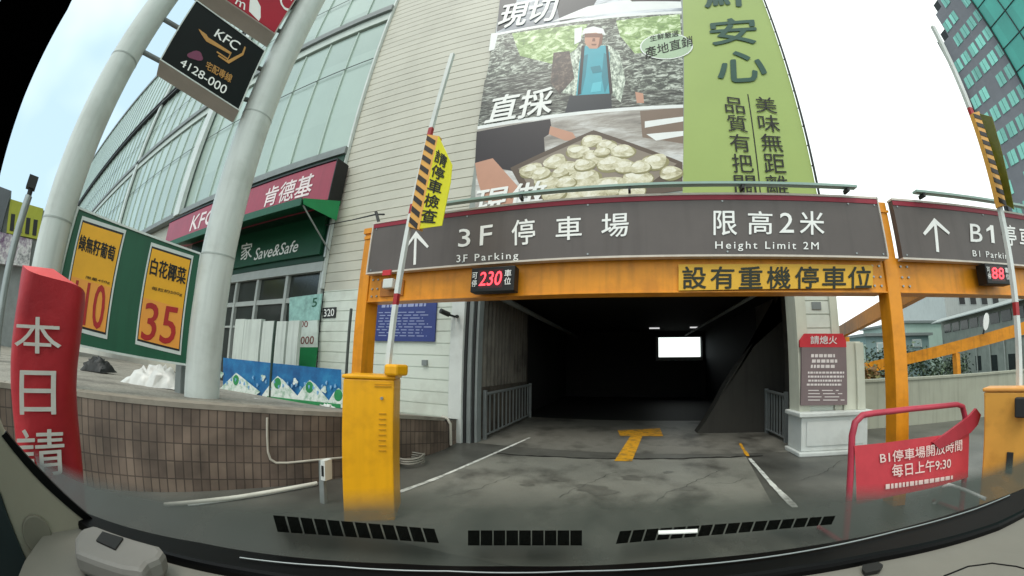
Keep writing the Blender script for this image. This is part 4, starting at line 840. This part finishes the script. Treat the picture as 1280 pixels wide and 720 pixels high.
def crumple(name, px0, px1, z, h, m, label, cat, depth=.5, seed=1):
    random.seed(seed); a, c = onZ(px0, z), onZ(px1, z); ax = c-a; L_ = ax.length; n = ax.normalized(); s = Vector((-n.y, n.x, 0)); b = MB(); NU, NV = 18, 9; vs = []
    for j in range(NV+1):
        for i in range(NU+1):
            u, v = i/NU, j/NV; hh = h*(math.sin(math.pi*u)**.6)*(math.sin(math.pi*v)**.5)*random.uniform(.6, 1.15) if 0 < i < NU and 0 < j < NV else 0
            vs.append(a + n*(u*L_) + s*((v)*depth) + Vector((random.uniform(-.03, .03), random.uniform(-.03, .03), hh)))
    b.add(vs, [(j*(NU+1)+i, j*(NU+1)+i+1, (j+1)*(NU+1)+i+1, (j+1)*(NU+1)+i) for j in range(NV) for i in range(NU)], 0, True)
    return tag(build(name, b, m), label, cat)
M_bag = mat('plastic_white', '#d4d4d0', .35, .1, 6, spec=.5)
crumple('plastic_bag', (148, 479), (218, 487), .84, .30, M_bag, 'crumpled white plastic bag under the green price board', 'bag', .45, 3)
crumple('litter_sheet', (296, 502), (322, 505), .70, .05, M_bag, 'small flat white sheet lying in front of the blue tarpaulin', 'litter', .25, 5)
crumple('litter_sheet', (398, 508), (420, 510), .64, .10, M_bag, 'crumpled white sheet at the right foot of the blue tarpaulin', 'litter', .2, 6)
crumple('dark_bundle', (98, 462), (128, 466), .88, .25, M_dark, 'dark bundle on the pavement below the price board beside the red cloth sign', 'bundle', .4, 8)
b = MB(); q = onZ((226, 494), .8); b.box(q.x-.1, q.x+.1, q.y-.05, q.y+.05, .78, 1.2); tag(build('meter_box', b, M_grey, None, .01), 'grey metal box at the foot of the wide white pole', 'box')

# ------------------------------------------------------------------ far left street
t = thing('street_lamp', onX((8, 350), -9), 'silver pole with a dark lamp head beside the left white pole', 'lamp')
l0, l1 = onX((6, 360), -9), onX((36, 245), -9); b = MB(); b.tube([l0+(l0-l1)*1.1, l0, l1], .085, 12); build('pole', b, M_steel, t)
b = MB(); b.tube([l1, onX((39, 235), -9)], .06, 8); c = onX((40, 229), -9); b.box(c.x-.1, c.x+.1, c.y-.11, c.y+.11, c.z-.1, c.z+.11); build('lamp_head', b, M_dark, t)
random.seed(3)
FL = Frame((-18, 0, 0), (0, 1, 0))
t = thing('far_shop_building', FL.pt(FL.at((30, 340))[0], 0), 'low shop building with a yellow green sign seen past the left pole', 'building')
e = FL.quad((-30, 240), (75, 262), (70, 345), (-30, 350)); b = MB(); b.rect(FL, e[0][0]-3, e[1][0]+1.5, 0, FL.at((40, 258))[1], -8, 0); build('wall', b, mat('far_grey', '#8a8e8e', .6), t)
b = MB(); b.plate(FL, FL.quad((13, 250), (54, 262), (48, 300), (8, 292)), .01, .15); build('sign_panel', b, mat('far_sign_green', '#a9ac3c', .5, .2, 1), t)
b = MB()
for x in (14, 24, 33, 42): b.plate(FL, FL.quad((x, 268+(x-13)*.25), (x+5, 269+(x-13)*.25), (x+3, 290+(x-13)*.2), (x-2, 289+(x-13)*.2)), .15, .17)
build('sign_figure', b, M_dark, t)
b = MB(); b.plate(FL, FL.quad((-10, 290), (40, 302), (36, 335), (-10, 330)), .01, .4); build('sign_panel', b, photo('purple_sign', [(.38, '#5a2f5e'), (.48, '#9c8f9c'), (.55, '#d9d6d6'), (.66, '#55565c')], 1.2), t)
b = MB(); b.rect(FL, FL.at((-20, 260))[0], FL.at((9, 260))[0], 0, FL.at((5, 238))[1], -9, .3); build('side_wing', b, mat('far_grey_dark', '#5d6166', .6, .3, .5), t)

# ------------------------------------------------------------------ right background
b = MB(); y = 6.5; b.prism([(3.75, y, 0), (16, y+.6, 0), (16, y+.6, 1.0), (3.75, y, .97)], (0, .2, 0)); b.prism([(3.75, y-.03, .971), (16, y+.57, 1.001), (16, y+.57, 1.05), (3.75, y-.03, 1.02)], (0, .26, 0))
tag(build('concrete_wall', b, mat('wall_pale', '#9c9d8d', .7, .12, 1.2, streak=.25, dirt='#7b7b6c', dirt_amt=.4)), 'pale concrete parapet wall behind the red barricade', 'wall')
def beam(label, p0, p1, w, h, posts=()):
    t = thing('steel_frame', (p0+p1)/2 * 1, label, 'steel frame'); d = (p1-p0).normalized(); s = Vector((d.y, -d.x, 0)).normalized()*w/2
    b = MB(); b.prism([p0-s, p1-s, p1-s+Vector((0, 0, h)), p0-s+Vector((0, 0, h))], s*2); build('beam', b, M_orange, t)
    for k in posts: q = p0.lerp(p1, k); b = MB(); b.box(q.x-.09, q.x+.09, q.y-.09, q.y+.09, -.0, q.z-.002); build('post', b, M_orange, t)
    return t
beam('orange steel beam running back from the gantry to a post beside the entrance', onY((1052, 422), 6.2), onY((1163, 366), 3.15), .1, .22, (.015,))
beam('long orange steel beam above the concrete wall in front of the dark house', onY((1066, 470), 13), onY((1300, 412), 8.6), .15, .42, (.1, .28, .56, .985))
# hedge and ivy
def leaves(mb, c, r, n, size, mi=0):
    for i in range(n):
        p = Vector((random.gauss(0, .5)*r[0], random.gauss(0, .5)*r[1], random.gauss(0, .5)*r[2])) + c; a = random.random()*6.28; t_ = random.uniform(-1, 1); u = Vector((math.cos(a), math.sin(a), t_)).normalized()*size*random.uniform(.5, 1.2); v = Vector((-math.sin(a)*.4, math.cos(a)*.4, random.uniform(.3, .9))).normalized()*size*random.uniform(.4, .9)
        mb.add([p-u, p-v*.6, p+u, p+v], [(0, 1, 2, 3)], mi if random.random() < .6 else mi+1)
random.seed(11); b = MB()
for i in range(14):
    x = 10.4 + i*.45; leaves(b, Vector((x, 15.2 - i*.1, random.uniform(.6, 1.4))), (.5, .35, .75), 160, .10)
tag(build('ivy_hedge', b, [mat('leaf_dark', '#2f4030', .6, .3, 3), mat('leaf_mid', '#55664c', .6, .3, 3)]), 'dark green ivy hedge behind the concrete wall under the orange beam', 'hedge')
b = MB(); leaves(b, onY((1085, 483), 9) + Vector((0, 0, .3)), (.35, .3, .28), 260, .09); b.tube([onY((1085, 483), 9)*1 + Vector((0, 0, -.9)), onY((1085, 483), 9) + Vector((0, 0, .1))], .03, 6)
tag(build('brown_shrub', b, [mat('leaf_brown', '#7a5a34', .6, .3, 3), mat('leaf_olive', '#6f6a3a', .6, .3, 3)]), 'small brownish shrub over the concrete wall beside the notice board', 'shrub')
# houses
def house(label, x0, x1, y0, y1, h, m, wins=(), roof=None, wm=None, over=.25):
    t = thing('house', ((x0+x1)/2, (y0+y1)/2, 0), label, 'house'); b = MB(); b.box(x0, x1, y0, y1, 0, h); build('wall', b, m, t)
    b = MB(); b.box(x0-over, x1+over, y0-over, y1+over, h+.002, h+.22); build('roof', b, roof or M_grey, t)
    for (a, c, z0, z1) in wins:
        b = MB(); b.box(a, c, y0-.06, y0-.002, z0, z1); w_ = build('window', b, M_white, t); b = MB(); b.box(a+.08, c-.08, y0-.09, y0-.062, z0+.08, z1-.08); b.box((a+c)/2-.03, (a+c)/2+.03, y0-.1, y0-.091, z0+.08, z1-.08); build('pane', b, wm or mat('pale_pane', '#a8b8b8', .2, .1, 2), w_)
    return t
def hx(px, y, row=440): return onY((px, row), y).x
M_hgrey = mat('house_bluegrey', '#7f9494', .6, .12, .6, streak=.15); M_hpale = mat('house_palegreen', '#a5b8ae', .6, .1, .6, streak=.15)
YH = 24
house('low blue grey house with white windows directly behind the right gantry post', hx(1083, YH), hx(1162, YH), YH, YH+7, onY((1120, 420), YH).z, M_hgrey, [(hx(1096, YH), hx(1106, YH), onY((1100, 440), YH).z, onY((1100, 428), YH).z), (hx(1141, YH), hx(1152, YH), onY((1146, 434), YH).z, onY((1146, 424), YH).z)], M_grey)
YH = 27
house('taller pale green house between the blue grey house and the dark house', hx(1135, YH), hx(1181, YH), YH, YH+6, onY((1160, 404), YH).z, M_hpale, [], M_grey)
YH = 23.5
house('small pale house corner beside the notice board column', hx(1074, YH), hx(1085, YH), YH+.3, YH+5, onY((1080, 434), YH).z, M_hpale, [], M_hpale, None, .05)
YH = 40
house('white apartment house rising behind the dark house', hx(1182, YH, 385), hx(1275, YH, 385), YH, YH+9, onY((1200, 340), YH).z, mat('house_white', '#c9cdc8', .6, .1, .4, streak=.2), [(hx(1198+i*14, YH, 376), hx(1206+i*14, YH, 376), onY((1200, 381), YH).z, onY((1200, 371), YH).z) for i in range(4)], M_grey, M_dark)
YH = 44
house('narrow blue grey tower block left of the white apartment house', hx(1173, YH, 390), hx(1181, YH, 390), YH, YH+5, onY((1176, 364), YH).z, M_hgrey, [], M_grey, None, .1)
# dark house receding to the left
D0, D1 = onY((1181, 470), 22.0), onY((1300, 470), 12.5); FD = Frame((D0.x, D0.y, 0), (D1.x-D0.x, D1.y-D0.y, 0)); DL = (Vector((D1.x-D0.x, D1.y-D0.y))).length
t = thing('dark_house', FD.pt(DL/2, 0), 'weathered dark grey house with a sloping awning roof and a row of upstairs windows', 'house')
zt0 = FD.at((1181, 399))[1]; b = MB(); b.rect(FD, 0, DL+1, 0, zt0, -6, 0); build('wall', b, mat('weathered_concrete', '#8f948a', .7, .15, .5, streak=.25, dirt='#6b6f68', dirt_amt=.5), t)
b = MB(); qd = FD.quad((1178, 396), (1300, 330)); b.prism([FD.pt(-.1, zt0+.05, 0), FD.pt(DL+1, zt0+.05, 0), FD.pt(DL+1, zt0+.05, .7)-Vector((0, 0, .3)), FD.pt(-.1, zt0+.05, .7)-Vector((0, 0, .3))], (0, 0, .06)); build('roof', b, mat('sheet_roof', '#8d9490', .5, .15, 1, streak=.3), t)
for i in range(9):
    b = MB(); u = .5 + i*DL/9; b.rect(FD, u, u+DL/9*.8, zt0-1.0, zt0-.4, .002, .03); build('window', b, mat('dark_pane', '#1f2322', .2, .4, 1), t)
for i in range(6):
    b = MB(); u = .8 + i*DL/6; b.rect(FD, u, u+DL/6*.35, .6, 1.5, .002, .03); build('window', b, MATS['dark_pane'], t)
b = MB(); b.rect(FD, -.2, DL+1, zt0-1.9, zt0-1.8, .0, .12); 
for i in range(7): b.rect(FD, i*DL/7, i*DL/7+.1, 0, zt0-1.9, .002, .07)
build_each('pilaster', b, mat('pilaster_grey', '#a0a49b', .6), t)
t = thing('satellite_dish', onY((1232, 410), 9.6), 'white satellite dish on the long orange beam', 'satellite dish'); c = onY((1233, 402), 9.6); FDi = Frame(c, (.8, -.35, .3), (-.5, .1, .85)); b = MB()
b.ell(FDi, 0, 0, .1, .3, -.04, 0, 0, 20, -.5); build('dish', b, M_letter, t); b = MB(); b.tube([c+Vector((0, .05, 0)), c+Vector((-.05, .15, -.42))], .03, 6); build('mount', b, M_dark, t)
# tall building, upper right
XB = 40.0; FTB = Frame((XB, 0, 0), (0, -1, 0)); t = thing('office_tower', (XB, 18, 0), 'tall grey office tower with green windows and a green glass side at the upper right', 'building')
uL = FTB.at((1222, 148))[0]; uG = FTB.at((1248, 50))[0]; H_ = 66; wd = (uG-uL)/5; HT = [38.5, 42.5, H_, H_, H_]
M_tower = mat('tower_tile', '#7d7b7e', .55, .18, .25)
b = MB()
for c in range(5): b.rect(FTB, uL+c*wd+.001, uL+(c+1)*wd-.001, 0, HT[c], -14, 0)
build_each('wall', b, M_tower, t)
b = MB(); b.rect(FTB, uG+.12, uG+22, 0, 70, -14, .25); build('glass_side', b, mat('tower_green_glass', '#4aa896', .12, .15, .2, spec=.7, panel=(50., 2.9, 3.1, (.5, 0., 0.), .14)), t)
b = MB(); b.rect(FTB, uG-.02, uG+.1, 0, 70, .0, .5)
for i in range(1, 8): b.rect(FTB, uG+i*2.9, uG+i*2.9+.12, 0, 70, .251, .34)
for i in range(22): b.rect(FTB, uG+.12, uG+22, i*3.1+.2, i*3.1+.28, .251, .33)
build_each('glass_joint', b, M_dark, t)
fl_ = 2.7
for fz in range(24):
    for c in range(5):
        z = 1.2+fz*fl_
        if z+1.6 > HT[c] or (fz*2 + c*3) % 11 == 4: continue
        b = MB(); u = uL+.15+c*wd + (.3 if fz % 2 else 0); b.rect(FTB, u, u+wd*.74, z, z+1.5, .003, .06); w_ = build('window', b, mat('tower_window', '#8fd3c0', .15, .2, .4, spec=.6, panel=(50., 1.3, 2.7, (.5, 0., 0.), .28)), t)
        b = MB(); b.rect(FTB, u+wd*.36, u+wd*.37, z, z+1.5, .061, .09); build('glazing_bar', b, M_dark, w_)
for c, zz in ((0, 38.6), (1, 42.6)):
    b = MB(); b.rect(FTB, uL+c*wd+.3, uL+c*wd+1.6, zz, zz+1.5, -3, -.3); build('roof_box', b, M_dark, t)
b = MB(); b.rect(FTB, uL-.25, uL, 0, 39, -1, .4); build('corner_pier', b, M_dark, t)

# ------------------------------------------------------------------ our own car: dashboard, painted glass reflection, seal and pillar
car = thing('car', (0, -.6, 0), 'car interior edge with grey dashboard, black windscreen seal and pale pillar', 'car')
def flat(name, px, z, th, mats, bev=.004, mi=0):
    b = MB(); b.prism([onZ(p, z) for p in px], (0, 0, -th), mi); return build(name, b, mats, car, bev)
M_dash = mat('dash_plastic', '#7d7970', .65, .08, 7, bump=.05); M_seal = mat('rubber_black', '#060607', .45, .2, 6, spec=.12); M_cowl = mat('cowl_plastic', '#474a45', .5, .14, 5, spec=.25); M_vent_reflection = mat('vent_reflection_black', '#050605', .8, .1, 5, spec=0.0); M_vent_reflection.node_tree.nodes['Principled BSDF'].inputs['Alpha'].default_value = .82
top_edge = [(40, 560), (110, 592), (205, 612), (340, 616), (460, 610), (560, 606), (700, 604), (850, 605), (1040, 606), (1110, 604), (1180, 594), (1240, 580), (1300, 556)]
seal_up = [(1300, 600), (1200, 637), (1100, 664), (1000, 682), (900, 694), (800, 701), (640, 705), (500, 702), (350, 692), (250, 676), (150, 654), (100, 636), (60, 616)]
seal_dn = [(1310, 622), (1250, 654), (1200, 670), (1100, 692), (1000, 710), (900, 724), (800, 733), (640, 738), (500, 736), (400, 726), (300, 712), (200, 690), (115, 662), (60, 625)]
def reflection_glass():  # opaque veil stands in for the dashboard reflected in the lower glass
    m = bpy.data.materials.new('reflection_veil_glass'); m.use_nodes = True; n = m.node_tree; b = n.nodes['Principled BSDF']; L = n.links.new
    b.inputs['Base Color'].default_value = (*S('#363a35'), 1); b.inputs['Roughness'].default_value = .5; b.inputs['Specular IOR Level'].default_value = .25
    at = n.nodes.new('ShaderNodeAttribute'); at.attribute_name = 'reflection_veil'; tc = n.nodes.new('ShaderNodeTexCoord'); nz = n.nodes.new('ShaderNodeTexNoise'); nz.inputs['Scale'].default_value = 9; nz.inputs['Detail'].default_value = 5; L(tc.outputs['Object'], nz.inputs['Vector'])
    mr = n.nodes.new('ShaderNodeMapRange'); mr.inputs['From Min'].default_value = .3; mr.inputs['From Max'].default_value = .7; mr.inputs['To Min'].default_value = .82; mr.inputs['To Max'].default_value = 1.04; L(nz.outputs['Fac'], mr.inputs['Value'])
    mu = n.nodes.new('ShaderNodeMath'); mu.operation = 'MULTIPLY'; L(at.outputs['Fac'], mu.inputs[0]); L(mr.outputs['Result'], mu.inputs[1]); L(mu.outputs['Value'], b.inputs['Alpha']); return m
def along(P, t):
    P = [Vector((*p, 0)) for p in P]; d = [0]
    for a, c in zip(P, P[1:]): d.append(d[-1] + (c-a).length)
    x = t*d[-1]
    for i in range(len(P)-1):
        if x <= d[i+1] + 1e-9: q = P[i].lerp(P[i+1], (x-d[i])/max(d[i+1]-d[i], 1e-9)); return (q.x, q.y)
    return (P[-1].x, P[-1].y)
su = [(x, y+9) for x, y in seal_up[::-1]]; b = MB(); NX, NZ = 60, 14; vs = []; dv = []
for j in range(NZ+1):
    for i in range(NX+1):
        p, q = along(su, i/NX), along(top_edge, i/NX); t_ = j/NZ
        vs.append(onZ((p[0]*(1-t_)+q[0]*t_, p[1]*(1-t_)+q[1]*t_), 1.118+.045*t_)); dv.append(.92*min(1, max(0, (1-t_)/.30))**1.2)
b.add(vs, [(j*(NX+1)+i, j*(NX+1)+i+1, (j+1)*(NX+1)+i+1, (j+1)*(NX+1)+i) for j in range(NZ) for i in range(NX)], 0, True)
wg = build('windscreen_reflection_veil', b, reflection_glass(), car); at_ = wg.data.attributes.new('reflection_veil', 'FLOAT', 'POINT'); at_.data.foreach_set('value', dv)
flat('windscreen_seal', seal_up[::-1] + seal_dn, 1.128, .04, M_seal, .006)
flat('dashboard', seal_dn + [(60, 660), (30, 700), (0, 800), (300, 830), (640, 840), (1000, 830), (1310, 800)], 1.115, .05, M_dash)
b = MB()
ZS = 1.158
def vent_reflections(xs, yt, yb, sh=0):
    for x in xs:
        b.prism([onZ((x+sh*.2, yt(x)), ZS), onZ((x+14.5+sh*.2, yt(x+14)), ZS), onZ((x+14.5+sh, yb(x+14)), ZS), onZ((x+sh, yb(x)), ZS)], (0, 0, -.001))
vent_reflections(range(585, 720, 16), lambda x: 663, lambda x: 681)
vent_reflections(range(776, 1040, 17), lambda x: 664-(x-776)*.072, lambda x: 679-(x-776)*.09, -6)
vent_reflections(range(340, 540, 17), lambda x: 644+(x-340)*.085, lambda x: 664+(x-340)*.07, 7)
build_each('vent_slot_or_reflection', b, M_vent_reflection, car)  # reflected dash vents, painted as black plates over the glass
b = MB(); b.tube([onZ(p, 1.1155) for p in ((1180, 720), (1210, 708), (1240, 704), (1270, 708), (1300, 716))], .0012, 6); build('panel_gap', b, M_seal, car)
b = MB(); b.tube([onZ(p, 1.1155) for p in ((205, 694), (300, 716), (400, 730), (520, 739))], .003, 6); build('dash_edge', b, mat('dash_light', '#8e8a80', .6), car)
b = MB(); b.prism([onZ(p, 1.160) for p in ((823, 663), (872, 661), (872, 665), (823, 667))], (0, 0, -.0015)); build('white_strip', b, M_letter, car)  # thin white strip over the painted vent reflection
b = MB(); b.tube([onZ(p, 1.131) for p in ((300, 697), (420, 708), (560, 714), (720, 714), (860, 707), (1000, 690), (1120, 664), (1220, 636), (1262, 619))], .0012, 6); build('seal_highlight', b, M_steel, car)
tr = MB(); tr.prism([onZ(p, 1.15) for p in ((92, 672), (100, 660), (118, 655), (200, 681), (206, 688), (200, 697), (186, 703), (178, 714), (150, 710), (92, 690))], (0, 0, -.03)); tray = build('camera_cover', tr, mat('cover_grey', '#85817c', .6, .08, 10), car, .008)
b = MB(); b.prism([onZ(p, 1.1525) for p in ((128, 664), (154, 672), (144, 686), (120, 675))], (0, 0, -.003)); build('sensor_window', b, M_black, tray)
b = MB(); b.prism([onZ(p, 1.122) for p in ((1078, 706), (1098, 702), (1104, 706), (1100, 712), (1082, 716), (1078, 711))], (0, 0, -.004)); build('light_sensor', b, M_black, car)
PX = -.76; pl = [(116, 656), (50, 597), (5, 540), (-22, 460)]; po = [(-75, 540), (0, 616), (44, 724), (90, 690)]
b = MB(); b.prism([onX(p, PX) for p in pl + po], (-.03, 0, 0)); build('pillar_trim', b, mat('pillar_beige', '#9a9484', .6, .06, 14), car, .004)
b = MB(); b.prism([onX(p, PX) for p in ((-22, 460), (-32, 380), (-24, 300), (0, 213), (33, 110), (90, 0), (112, -60), (60, -90), (-30, 60), (-70, 213), (-90, 380), (-75, 540))], (-.03, 0, 0)); build('shaded_pillar_top', b, mat('shade_black', '#010101', .9, .1, 3, spec=0.0), car)  # upper pillar's deep shade painted in as black
b = MB(); b.prism([onX(p, PX+.002) for p in ((8, 540), (55, 592), (118, 650), (113, 656), (48, 600), (2, 545))], (-.012, 0, 0)); build('pillar_seal', b, M_seal, car)
b = MB(); b.prism([onX(p, PX+.01) for p in ((-75, 545), (0, 618), (44, 724), (40, 800), (-60, 760))], (-.04, 0, 0)); build('door_card', b, mat('door_dark', '#1d2a2c', .5, .2, 4), car)
b = MB(); c = onX((46, 668), PX+.004); FSp = Frame(c, (0, 1, 0)); b.ell(FSp, 0, 0, .03, .03, -.004, .006, 0, 24); build('speaker_ring', b, mat('pillar_beige_dark', '#7d786b', .6), car, .002)
b = MB(); b.box(-.8, .95, -1.9, -.25, 1.62, 1.66); b.box(-.8, .95, -1.9, -1.86, .9, 1.615); b.box(-.8, -.77, -1.9, -.3, .5, 1.0); b.box(.93, .96, -1.9, -.1, .5, 1.0); build('unseen_body_shell', b, MATS['shade_black'], car)  # unseen roof and rear of the car, added to darken the dash
